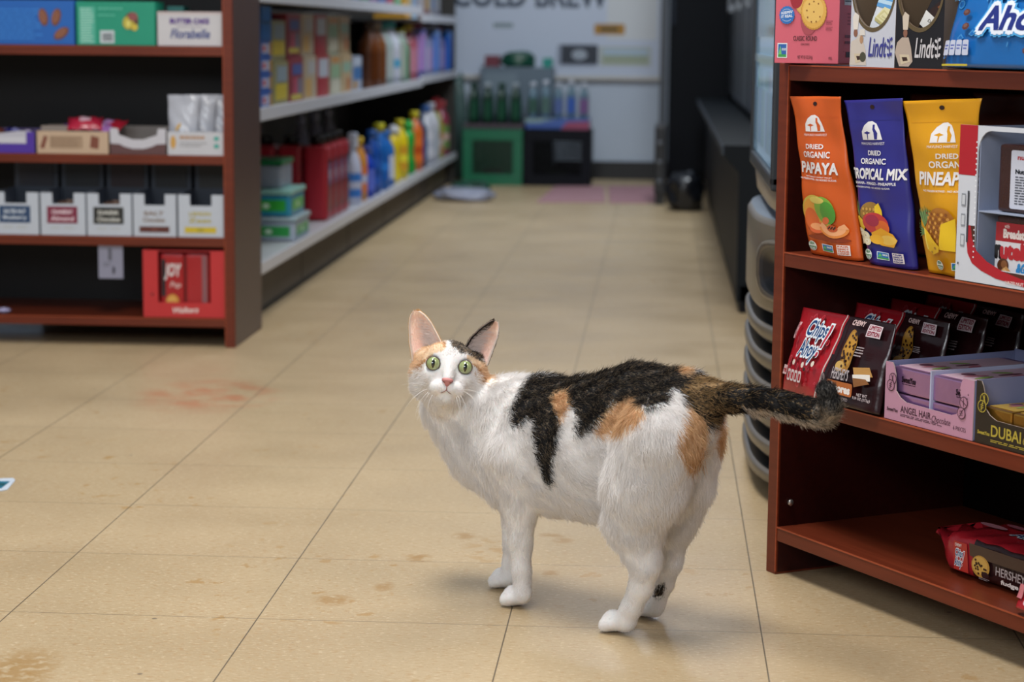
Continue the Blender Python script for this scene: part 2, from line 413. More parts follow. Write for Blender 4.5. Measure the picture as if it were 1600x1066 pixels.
# ------------------------------------------------------------------ long white shelving down the aisle
def gondola():
    r = empty('shelving_unit', (-1.0, 5.09, 0)); tag(r, 'long white metal shop shelving unit running down the left of the aisle', 'shelving')
    X0, Y1 = -.46, 5.02
    mb = MB(); mb.box((X0, 0, 0), (-.005, Y1, .128), '#5d564e'); 
    for k in range(1, 6): mb.box((-.0052, k * .9, .004), (-.0035, k * .9 + .004, .124), '#38332e')
    mb.box((-.006, 0, 0), (-.002, Y1, .012), '#201c1a'); mb.build('base_kick', MATT, r)
    mb = MB(); mb.box((X0, 0, .130), (.038, Y1, .140), '#b9bcc2'); mb.box((.034, 0, .122), (.042, Y1, .152), '#c9ccd6', bev=.002); mb.build('base_deck', PLAST, r)
    mb = MB(); mb.box((X0 - .03, 0, .0), (X0, Y1, 1.6), '#4a443d')
    for k in range(7): mb.box((X0 - .002, k * .9 - .012 if k else 0, .14), (X0 + .012, k * .9 + .012, 1.6), '#6b675f')
    mb.build('back_panel', MATT, r)
    mb = MB(); mb.box((X0 - .03, Y1 + .001, 0), (.030, Y1 + .03, 1.6), '#2a2723'); mb.build('end_panel', MATT, r)
    for z, zf in ((.495, .505), (.780, .752)):
        for k in range(6):
            y0, y1 = k * .9, min((k + 1) * .9, Y1) - .003
            if y0 >= Y1: continue
            zz = z if k < 4 else zf
            mb = MB(); mb.box((X0 + .012, y0, zz), (.032, y1, zz + .010), '#aeb1b6'); mb.box((.028, y0, zz - .004), (.038, y1, zz + .028), '#c9ccd6', bev=.002)
            mb.build('shelf', PLAST, r)
    return r
gondola()
# ------------------------------------------------------------------ small helpers for goods
def W(s, t, z): return MR @ Vector((s, t, z))            # a place in the right bookcase: along, in, up
def ORD(k): return ['first', 'second', 'third', 'fourth', 'fifth', 'sixth', 'seventh', 'eighth', 'ninth', 'tenth', 'eleventh', 'twelfth', 'thirteenth', 'fourteenth', 'fifteenth', 'sixteenth', 'seventeenth', 'eighteenth', 'nineteenth', 'twentieth', 'twenty-first', 'twenty-second', 'twenty-third', 'twenty-fourth', 'twenty-fifth', 'twenty-sixth', 'twenty-seventh'][k]

def pouch(name, label, cat, corners, thick, col, design=None, group=None, flare=.0, mats=None, nu=36, nv=50, topseal=.90, wave=.0015, seed=0, colf=None):
    """stand-up film pouch; corners TL,TR,BR,BL in bookcase coordinates"""
    TL, TR, BR, BL = [Vector(c) for c in corners]; c0 = (BL + BR) / 2
    nrm = (BR - BL).cross(TL - BL).normalized()
    rs = random.Random(seed)
    ph = [rs.uniform(0, 6) for _ in range(4)]
    def S(u, v, side=1):
        vv = min(max(v, 0), 1); uu = u
        fl = flare * max(0, (vv - .86) / .14) ** 2
        p = BL*(1-uu)*(1-vv) + BR*uu*(1-vv) + TL*(1-uu)*vv + TR*uu*vv + (BR - BL) * ((uu - .5) * fl)
        e = max(0.0, math.sin(math.pi * min(max(u, 0), 1))) ** .38
        pr_ = (1 - max(0, (vv - .25) / (topseal - .25)) ** 1.6) if vv > .25 else 1 - .25 * ((.25 - vv) / .25) ** 2
        pr_ = max(pr_, .02)
        wv = wave * (math.sin(u * 9 + vv * 5 + ph[0]) + .7 * math.sin(u * 4 - vv * 13 + ph[1]) + .6 * math.sin(vv * 23 + u * 3 + ph[2])) * (.5 + .5 * e)
        return p + nrm * ((thick * .5 * e * pr_ + .0006) * side + wv)
    def SN(u, v):
        h = .01; p = S(u, v); du = S(min(u + h, 1), v) - S(max(u - h, 0), v); dv = S(u, min(v + h, 1)) - S(u, max(v - h, 0))
        n = du.cross(dv)
        return p - c0, (n.normalized() if n.length > 1e-9 else nrm)
    mb = MB(); V = []; F = []; C = []
    for side in (1, -1):
        b = len(V)
        for i in range(nv + 1):
            for j in range(nu + 1): V.append(S(j / nu, i / nv, side) - c0)
        for i in range(nv):
            for j in range(nu):
                q = (b + i*(nu+1) + j, b + i*(nu+1) + j + 1, b + (i+1)*(nu+1) + j + 1, b + (i+1)*(nu+1) + j)
                F.append(q if side == 1 else q[::-1])
                C.append(srgb(colf((j + .5) / nu, (i + .5) / nv) if colf else col))
    k = (nv + 1) * (nu + 1)
    for i in range(nv):
        F.append((i*(nu+1), (i+1)*(nu+1), k + (i+1)*(nu+1), k + i*(nu+1))); C.append(srgb(colf(0, i/nv) if colf else col))
        F.append(((i+1)*(nu+1) + nu, i*(nu+1) + nu, k + i*(nu+1) + nu, k + (i+1)*(nu+1) + nu)); C.append(srgb(colf(1, i/nv) if colf else col))
    for j in range(nu):
        F.append((j, k + j, k + j + 1, j + 1)); C.append(srgb(colf(j/nu, 0) if colf else col)); a = nv*(nu+1)
        F.append((a + j + 1, k + a + j + 1, k + a + j, a + j)); C.append(srgb(colf(j/nu, 1) if colf else col))
    mb.add(V, F, C, 0, True)
    if design:
        P = Print(mb, SN, step=.00045, maxedge=.035); P.asp = ((TL + TR) / 2 - c0).length / (BR - BL).length; P.dl = .00006; design(P)
    o = mb.build(name, mats or POUCH); o.matrix_world = MR @ Matrix.Translation(c0)
    return tag(o, label, cat, group)

# ---- three dried fruit pouches
def harvest(f, word, wordbox, sub, fruit, has_logo=True, bg='#c8501a', lw='#e8e5e6', clipu=1.0):
    def d(P):
        P.ell(.5, .955, .035, .013, '#2a0f08'); P.rect(.05, .875, .95, .878, bg); P.um = (1.13, -.045)
        u, v = f['logo']; w, h = f['ls']
        P.poly([(u - w, v - h), (u - w*.95, v - h*.1), (u - w*.6, v + h*.55), (u - w*.15, v + h*.95), (u + w*.2, v + h), (u + w*.55, v + h*.7), (u + w*.8, v), (u + w, v - h)], lw)
        P.poly([(u - w*.75, v - h*.25), (u - w*.35, v - h*.05), (u + w*.0, v - h*.25), (u - w*.3, v - h*.38), (u - w*.36, v - h*.95), (u - w*.44, v - h*.95), (u - w*.42, v - h*.38)], bg)
        P.poly([(u + w*.25, v + h*.62), (u + w*.42, v + h*.62), (u + w*.40, v + h*.2), (u + w*.62, v - h*.3), (u + w*.55, v - h*.95), (u + w*.3, v - h*.95), (u + w*.28, v - h*.2), (u + w*.2, v + h*.1)], bg)
        P.text('MAVUNO HARVEST', u - w*1.2, v - h*1.55, u + w*1.2, v - h*1.25, lw, bold=.015)
        P.text('DRIED', *f['d'], lw, bold=.03); P.text('ORGANIC', *f['o'], lw, bold=.03)
        P.text(word, *wordbox, lw, bold=.045, shear=.12)
        P.text(sub[0], *sub[1], lw, bold=.03)
        P.text('NO PRESERVATIVES - NO ADDED SUGAR', *sub[2], lw, bold=.02)
        fruit(P); P.asp = 1.6
        (a0, a1, a2), vb, hh = f['badge']
        P.ell(a0, vb, .075, hh*.62, '#e9efe6'); P.ell(a0, vb - hh*.02, .066, hh*.53, '#2e7b45', a0=180, a1=360); P.text('USDA', a0 - .045, vb + .008, a0 + .045, vb + .026, '#2e7b45', bold=.05); P.text('ORGANIC', a0 - .052, vb - .024, a0 + .052, vb - .006, '#e9efe6', bold=.03)
        P.rect(a1 - .11, vb - hh*.45, a1 + .11, vb + hh*.45, '#dfe9ee'); P.rect(a1 - .10, vb - hh*.2, a1 + .10, vb + hh*.38, '#2a6fae'); P.rect(a1 - .10, vb - hh*.38, a1 + .10, vb - hh*.2, '#3f9a4c'); P.poly([(a1 - .09, vb - hh*.1), (a1 - .05, vb + hh*.3), (a1 - .02, vb - hh*.1)], '#57b05a'); P.text('NON GMO', a1 - .01, vb, a1 + .09, vb + hh*.25, '#e9efe6', bold=.04)
        P.rect(a2 - .085, vb - hh*.6, a2 + .085, vb + hh*.6, '#eadfda'); 
        for k, tx in enumerate(('FAIR', 'DIRECT', 'TRADE', 'COOP')): P.text(tx, a2 - .072, vb + hh*(.32 - .28*k), a2 + .072, vb + hh*(.52 - .28*k), bg, bold=.05)
    return d
def fr_papaya(P):
    P.ell(.50, .12, .36, .018, '#8a3512')
    P.ell(.38, .285, .30, .105, '#c9b24a', rot=0); P.ell(.30, .27, .20, .095, '#dd9a3c'); P.ell(.25, .235, .13, .07, '#d9662e'); P.ell(.52, .30, .17, .085, '#7fae3e'); P.ell(.58, .285, .12, .07, '#4f9a37'); P.ell(.42, .36, .14, .022, '#d9c765')
    P.ell(.34, .18, .15, .035, '#e0673a', rot=8); P.ell(.33, .187, .12, .022, '#f2a36c')
    P.ell(.52, .235, .07, .022, '#e9713e', rot=20)
    P.ell(.61, .19, .24, .062, '#e58a3f', a0=180, a1=360); P.ell(.61, .19, .20, .048, '#f3ad7a', a0=180, a1=360); P.poly([(.37, .19), (.44, .222), (.50, .205), (.53, .188)], '#f3ad7a'); P.poly([(.85, .19), (.80, .222), (.72, .205), (.69, .188)], '#f3ad7a')
    P.ell(.61, .188, .09, .022, '#c8562a')
    for k in range(9): P.ell(.55 + .015*k, .186 + .006*((k*7) % 3), .011, .005, '#2a211e', n=8)
def fr_trop(P):
    for k in range(5): P.poly([(.02 + .02*k, .30), (.0 + .035*k, .405 - .008*abs(k-2)), (.05 + .02*k, .30)], '#4d7a48' if k % 2 else '#6f9a58')
    P.ell(.34, .31, .20, .075, '#9a7434', rot=12); 
    for k in range(12): P.ell(.22 + .06*(k % 4), .285 + .028*(k // 4), .02, .010, '#c89a4a', n=6)
    P.poly([(.40, .27), (.42, .36), (.50, .385), (.55, .34), (.56, .26)], '#f0c92c'); P.ell(.10, .25, .10, .05, '#ecc52f', rot=60)
    P.ell(.42, .255, .24, .068, '#c43a3c', rot=-4); P.ell(.53, .235, .14, .045, '#e06a2c'); P.ell(.36, .275, .12, .035, '#a52c48')
    P.poly([(.30, .20), (.50, .235), (.72, .205), (.78, .17), (.70, .125), (.45, .125), (.30, .15)], '#efab23'); P.ell(.60, .165, .17, .030, '#f7c95a', rot=4); P.ell(.38, .16, .13, .03, '#f3b733')
    for a, b in ((.08, .175), (.06, .145), (.19, .18), (.20, .145), (.12, .20)): P.ell(a, b, .075, .027, '#efe4c0'); P.ell(a, b, .045, .015, '#f7f0d8'); P.ell(a, b, .012, .005, '#c9b27a', n=8)
def fr_pine(P):
    for k in range(11): P.poly([(.18 + .004*k, .27 + .006*k), (.02 + .035*k, .40 - .006*abs(k - 5)), (.235 + .006*k, .30)], '#4f6e3c' if k % 2 else '#7b975c')
    for k in range(6): P.poly([(.2, .25), (.02 + .01*k, .31 - .02*k), (.22, .235)], '#5d7d49')
    P.ell(.48, .28, .24, .115, '#b5752c', rot=-18)
    for i in range(7):
        for j in range(7): P.ell(.30 + .055*j + .02*(i % 2), .20 + .026*i, .022, .010, '#d79a45' if (i + j) % 2 else '#8a4f22', n=6)
    P.poly([(.26, .15), (.24, .27), (.34, .245), (.52, .175), (.50, .145), (.36, .125)], '#eec11e'); P.poly([(.26, .15), (.24, .27), (.265, .262), (.29, .155)], '#f6dc63'); P.poly([(.52, .16), (.56, .30), (.75, .34), (.75, .15)], '#eec425')
    P.ell(.44, .165, .025, .008, '#b5822c', n=8); P.ell(.35, .14, .02, .007, '#b5822c', n=8)

pouch('snack_pouch', 'orange dried papaya pouch standing first from the left on the second shelf', 'pouch',
      [(.010, -.001, .631), (.110, .000, .634), (.143, .022, .432), (.032, .022, .432)], .024, '#cf5a1c',
      harvest(dict(logo=(.44, .835), ls=(.16, .052), d=(.27, .675, .57, .705), o=(.20, .620, .68, .660), badge=((.20, .50, .76), .062, .05)), 'PAPAYA', (.10, .520, .80, .595), ('NATURALLY SWEET FRUIT', (.2, .498, .7, .506), (.08, .480, .76, .492)), fr_papaya, bg='#cf5a1c'), flare=.10, seed=1)
pouch('snack_pouch', 'deep blue dried tropical mix pouch between the orange and the yellow pouch', 'pouch',
      [(.120, .004, .629), (.230, .004, .636), (.252, .022, .432), (.158, .022, .432)], .024, '#2c2a80',
      harvest(dict(logo=(.44, .815), ls=(.17, .056), d=(.34, .665, .58, .695), o=(.20, .612, .66, .648), badge=((.20, .48, .75), .064, .05)), 'TROPICAL MIX', (-.0, .520, .93, .590), ('BANANA - MANGO - PINEAPPLE', (.04, .490, .80, .508), (.04, .468, .72, .478)), fr_trop, bg='#2c2a80'), flare=.12, seed=2)
pouch('snack_pouch', 'yellow dried pineapple pouch standing third, beside the white and red box', 'pouch',
      [(.234, .006, .632), (.374, .006, .640), (.350, .026, .432), (.272, .026, .432)], .024, '#da9a10',
      harvest(dict(logo=(.52, .815), ls=(.155, .056), d=(.44, .668, .72, .698), o=(.34, .615, .86, .655), badge=((.46, .80, 1.1), .066, .05)), 'PINEAPPLE', (.16, .515, 1.0, .595), ('', (0, 0, 1, 1), (.22, .478, .95, .490)), fr_pine, bg='#da9a10'), flare=.10, seed=3)
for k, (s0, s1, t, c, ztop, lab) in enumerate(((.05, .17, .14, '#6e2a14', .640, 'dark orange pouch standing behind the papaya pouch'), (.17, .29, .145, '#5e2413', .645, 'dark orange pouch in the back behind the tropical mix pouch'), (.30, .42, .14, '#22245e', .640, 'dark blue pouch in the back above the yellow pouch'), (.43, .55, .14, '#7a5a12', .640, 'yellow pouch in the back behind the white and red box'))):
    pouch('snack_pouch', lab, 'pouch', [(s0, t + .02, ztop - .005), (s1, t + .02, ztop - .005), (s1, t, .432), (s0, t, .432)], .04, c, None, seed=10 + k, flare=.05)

# ---- chocolate chip cookie bags on the third shelf
def logo(P, u0, v0, u1, v1, rise=0, words=('Chips', 'Ahoy!')):
    w = u1 - u0; h = v1 - v0
    for col, off in (('#e8ecf2', .095), ('#1f4576', .0)):
        P.text(words[0], u0, v0 + h*.50, u0 + w*.86, v1, col, bold=.025 + off*.75, shear=.1, rise=rise)
        P.text(words[1][:-1], u0 - w*.04, v0, u0 + w*.72, v0 + h*.52, col, bold=.025 + off*.75, shear=.1, rise=rise)
    P.poly([(u0 + w*.90, v0 + h*.36), (u0 + w*.76, v0 + h*.34), (u0 + w*.90, v1), (u0 + w*1.10, v1)], '#e8ecf2'); P.poly([(u0 + w*.88, v0 + h*.40), (u0 + w*.80, v0 + h*.39), (u0 + w*.93, v0 + h*.96), (u0 + w*1.04, v0 + h*.96)], '#b8283c')
    P.ell(u0 + w*.78, v0 + h*.22, w*.075, h*.10, '#e8ecf2'); P.ell(u0 + w*.78, v0 + h*.22, w*.05, h*.075, '#b8283c')
def doodles(P, n, col, seed, u0, u1, v0, v1, r=.02, asp=2.0):
    rr = random.Random(seed)
    for _ in range(n):
        u, v = rr.uniform(u0, u1), rr.uniform(v0, v1); k = rr.randrange(3); q = r * rr.uniform(.5, 1.2)
        if k == 0:
            P.ell(u, v, q, q*asp, col, n=12); P.ell(u, v, q*.7, q*asp*.7, BAGRED, n=12)
        elif k == 1: P.ell(u, v, q*.25, q*asp, col, rot=rr.uniform(-40, 40), n=8)
        else: P.poly([(u - q, v), (u, v + q*asp), (u + q, v), (u, v - q*asp*.4)], col); P.poly([(u - q*.6, v), (u, v + q*asp*.6), (u + q*.6, v), (u, v - q*asp*.2)], BAGRED)
BAGRED = '#a51d27'
def smores(P):
    doodles(P, 42, '#c2404a', 4, .08, .44, .05, .96, .02, 2.2)
    P.poly([(.455, 0), (.50, .30), (.525, .65), (.53, 1), (.54, 1), (.537, .65), (.512, .30), (.467, 0)], '#c9b9b4')
    logo(P, .19, .37, .44, .87)
    P.text('LIFT', .07, .62, .10, .82, '#d9a9ac', bold=.05)
    P.rect(.06, .19, .115, .30, '#d8b5b4'); P.text('red', .065, .21, .11, .28, '#a51d27', bold=.05)
    for k in range(4): P.rrect(.135 + .045*k, .14, .170 + .045*k, .27, .008, '#d9c7c6', asp=2); P.rrect(.142 + .045*k, .16, .163 + .045*k, .24, .006, '#a51d27', asp=2)
    for u, v in ((.19, .35), (.40, .37), (.30, .34)): P.ell(u, v, .016, .03, '#e2d2c2', n=8)
    for u, v in ((.33, .30), (.38, .44)): P.ell(u, v, .013, .022, '#3a1c14', n=6)
    P.text('CHEWY', .635, .885, .76, .945, '#d8b8b4', bold=.05)
    P.rect(.80, .80, .93, .93, '#d5c3c6'); P.text('LIMITED', .81, .87, .92, .92, '#8a2a3c', bold=.05); P.text('EDITION', .81, .81, .92, .86, '#8a2a3c', bold=.05)
    # a bitten long cookie
    P.ell(.70, .60, .058, .25, '#a5732b', rot=6); P.ell(.70, .62, .046, .21, '#bd8a38', rot=6); P.ell(.66, .42, .04, .06, '#c9a25a')
    rr = random.Random(3)
    for _ in range(26):
        a = rr.uniform(0, 6.28); q = rr.random() ** .5; P.ell(.70 + .045*q*math.cos(a) + .03*math.sin(a)*q*.3, .61 + .20*q*math.sin(a), .009, .018, '#3a2013', rot=rr.uniform(0, 90), n=6)
    P.text("HERSHEY'S", .62, .285, .775, .40, '#bcb0b2', bold=.02)
    P.rrect(.585, .115, .825, .27, .012, '#b5652e', asp=2); P.text("s'mores", .605, .145, .805, .245, '#ece3dc', bold=.06)
    P.poly([(.80, .44), (.93, .48), (.96, .38), (.83, .33)], '#b98a4a'); P.poly([(.81, .36), (.94, .40), (.95, .33), (.83, .29)], '#e3dcd2'); P.poly([(.82, .33), (.92, .34), (.95, .30), (.84, .245)], '#8a5a30')
    P.ell(.545, .27, .020, .045, '#7a6a6a'); P.text('u', .538, .25, .552, .29, '#2d1414')
    P.text('ARTIFICIALLY FLAVORED', .60, .065, .80, .095, '#a99b9b', bold=.01)
    P.text('NET WT', .87, .15, .95, .19, '#c0b2b2', bold=.02); P.text('9.59 OZ (272g)', .84, .10, .97, .14, '#c0b2b2', bold=.02)
    P.lines(.78, .55, .86, .66, 4, '#a99b9b', seed=6); P.lines(.56, .03, .62, .15, 4, '#a99b9b', seed=7)
smc = lambda u, v: BAGRED if u < .455 + .075 * min(1, v * 1.4) else '#2a1114'
pouch('cookie_bag', 'red and brown s\'mores cookie bag leaning at the front of the third shelf', 'cookie bag',
      [(.014, .024, .358), (.210, .024, .360), (.216, .000, .250), (.004, .002, .250)], .034, BAGRED, smores, mats=FILM, colf=smc, topseal=.97, wave=.0009, nu=44, seed=5)
for k, (t, lab) in enumerate(((.088, 'second s\'mores cookie bag, directly behind the front one'), (.146, 'third s\'mores cookie bag counted from the front, beside the pink carton'), (.204, 'rearmost s\'mores cookie bag on the third shelf'))):
    pouch('cookie_bag', lab, 'cookie bag', [(.012, t + .022, .360 + .003*k), (.208, t + .022, .358 + .002*k), (.213, t, .2505), (.012, t, .2505)], .030, BAGRED, smores, mats=FILM, colf=smc, topseal=.97, wave=.0014, seed=60 + k)

# ---- open chocolate cartons with foil bars
def carton(name, label, s0, s1, z0, hf, D, col, barcol, nx, nz, words, ink, t0=.002, foilcol='#8d93b8', cut=(.16, .84, .42), extra=None, bh=.026):
    r = empty(name, W((s0 + s1) / 2, t0, z0), RBZ); tag(r, label, 'chocolate carton')
    w = s1 - s0; h = w / 2
    mb = MB(); a, b, c = cut
    # front panel with the torn display opening
    pts = [(0, 0), (1, 0), (1, 1), (b + .02, 1), (b, .92), (b - .015, .8), (b + .005, .66), (b - .01, .5), (b - .04, c + .02), (b - .10, c - .02), (a + .12, c), (a + .05, c + .06), (a, c + .16), (a - .01, .8), (a - .03, .93), (a - .05, 1), (0, 1)]
    from mathutils.geometry import tessellate_polygon
    T3 = [(-h + u*w, v*hf) for u, v in pts]; tr = tessellate_polygon([[Vector((x, y, 0)) for x, y in T3]])
    n = len(T3); V = [(x, 0, y) for x, y in T3] + [(x, .0012, y) for x, y in T3]
    F = [tuple(q) for q in tr] + [tuple(i + n for i in reversed(q)) for q in tr] + [(i, (i+1) % n, (i+1) % n + n, i + n) for i in range(n)]
    C = [srgb(col)] * len(tr) + [srgb(foilcol)] * len(tr) + [srgb('#b5a49a')] * n
    mb.add(V, F, C)
    S = flat((-h, 0, 0), (w, 0, 0), (0, 0, hf)); P = Print(mb, S, step=.0003)
    P.text(words[0], *words[1], ink, bold=.02)
    P.text(words[2], *words[3], ink, bold=.0, shear=.3)
    P.lines(*words[4], 2, ink, seed=2); P.text(words[5], *words[6], ink, bold=.01); P.text('SweetYou', .03, .15, .16, .215, ink, bold=.05, shear=.1)
    P.asp = hf / w
    if extra: extra(P)
    mb.build('front_panel', CARD, r)
    for sx in (-h, h - .0012):
        mb = MB(); mb.add([(sx, .0012, 0), (sx, D, 0), (sx, D, hf*1.02), (sx, .0012, hf*1.0), (sx + .0012, .0012, 0), (sx + .0012, D, 0), (sx + .0012, D, hf*1.02), (sx + .0012, .0012, hf)], [(0, 3, 2, 1), (4, 5, 6, 7), (3, 7, 6, 2), (1, 2, 6, 5), (0, 4, 7, 3), (0, 1, 5, 4)], [srgb(foilcol)] * 6)
        mb.build('side_panel', CARD, r)
    mb = MB(); mb.box((-h, D - .0012, 0), (h, D, hf*1.05), foilcol); mb.build('back_panel', CARD, r)
    mb = MB(); mb.box((-h, .0013, 0), (h, D - .0013, .0012), foilcol); mb.build('bottom_panel', CARD, r)
    if nx == 2:
        mb = MB(); mb.box((-.0010, .003, .0013), (.0010, D - .002, hf*.99), '#b9c0d8'); mb.build('divider', CARD, r)
    bw = (w - .008) / nx
    for i in range(nx):
        for j in range(nz):
            br = empty('chocolate_bar', MR @ Vector(((s0 + s1)/2 - h + .004 + bw*(i + .5), t0 + .006, z0 + .002 + j*(bh + .0016))), RBZ)
            mb = MB(); mb.box((-bw/2 + .0012, 0, 0), (bw/2 - .0012, D*.86, bh), barcol, bev=.002)
            Pq = Print(mb, flat((-bw/2 + .0012, 0, 0), (bw - .0024, 0, 0), (0, 0, bh)), step=.0003); Pq.text('SweetYou', .25 + .3*i, .42, .60 + .3*i, .68, '#3a2436', bold=.05, shear=.1); Pq.lines(.27 + .3*i, .34, .60 + .3*i, .40, 1, '#3a2436')
            o = mb.build('wrapper', FOIL, br)
            where = (['left', 'right'][i] if nx == 2 else ['leftmost', 'middle', 'rightmost'][i]) + ' ' + (['lower', 'upper'][j] if nz == 2 else '')
            tag(br, (where.strip() + ' %s foil bar inside the %s' % (('purple' if nx == 2 else 'gold'), 'pink carton' if nx == 2 else 'dark brown carton')), 'chocolate bar', 'foil bars in the cartons')
            if j == nz - 1:
                mb = MB(); mb.box((-bw/2 + .004, .008, bh + .0002), (bw/2 - .004, D*.8, bh + .0006), '#c9a9b8' if nx == 2 else '#a98a3a')
                Pq = Print(mb, flat((-bw/2 + .004, .008, bh + .0006), (bw - .008, 0, 0), (0, D*.75, 0)), step=.0002)
                for q in range(7): Pq.ell(.2 + .1*q, .2 + .1*((q*3) % 6), .12, .06, ['#6a3a4a', '#8aa05a', '#b06a7a'][q % 3], rot=q*30)
                mb.build('top_print', CARD, br)
    return r
def leaves(P, ink):
    for u, v, rt in ((.09, .72, 30), (.07, .60, -10), (.90, .60, 60), (.88, .42, -30)):
        P.ell(u, v, .045, .10, ink, rot=rt); P.ell(u, v, .038, .086, '#b27f96' if ink != '#b5a13c' else '#2c2417', rot=rt); P.ell(u, v, .004, .09, ink, rot=rt)
        for k in (-1, 0, 1): P.ell(u, v + k*.035, .022, .006, ink, rot=rt + 40)
    for u, v in ((.95, .75), (.86, .80), (.94, .68), (.86, .70)): P.ell(u, v, .006, .014, ink, n=8)
carton('chocolate_carton', 'pink angel hair chocolate carton on the third shelf holding purple foil bars', .222, .389, .2478, .070, .20, '#c08da4', '#c596c4', 2, 2,
       ('ANGEL HAIR', (.19, .17, .54, .29), 'Chocolate', (.55, .15, .76, .26), (.19, .10, .76, .15), '6 PIECES', (.79, .11, .93, .18)), '#4a2a3a', extra=lambda P: leaves(P, '#4a2a3a'), cut=(.13, .86, .36), bh=.0305)
carton('chocolate_carton', 'dark brown Dubai chocolate carton next to the pink one, gold bars inside', .393, .56, .2478, .072, .20, '#2b2218', '#b98a3c', 3, 1,
       ('DUBAI', (.17, .15, .48, .34), 'Chocolate', (.5, .15, .8, .28), (.17, .06, .8, .11), '6 PIECES', (.83, .07, .96, .14)), '#b5a13c', extra=lambda P: leaves(P, '#b5a13c'), cut=(.10, .96, .42), bh=.040)

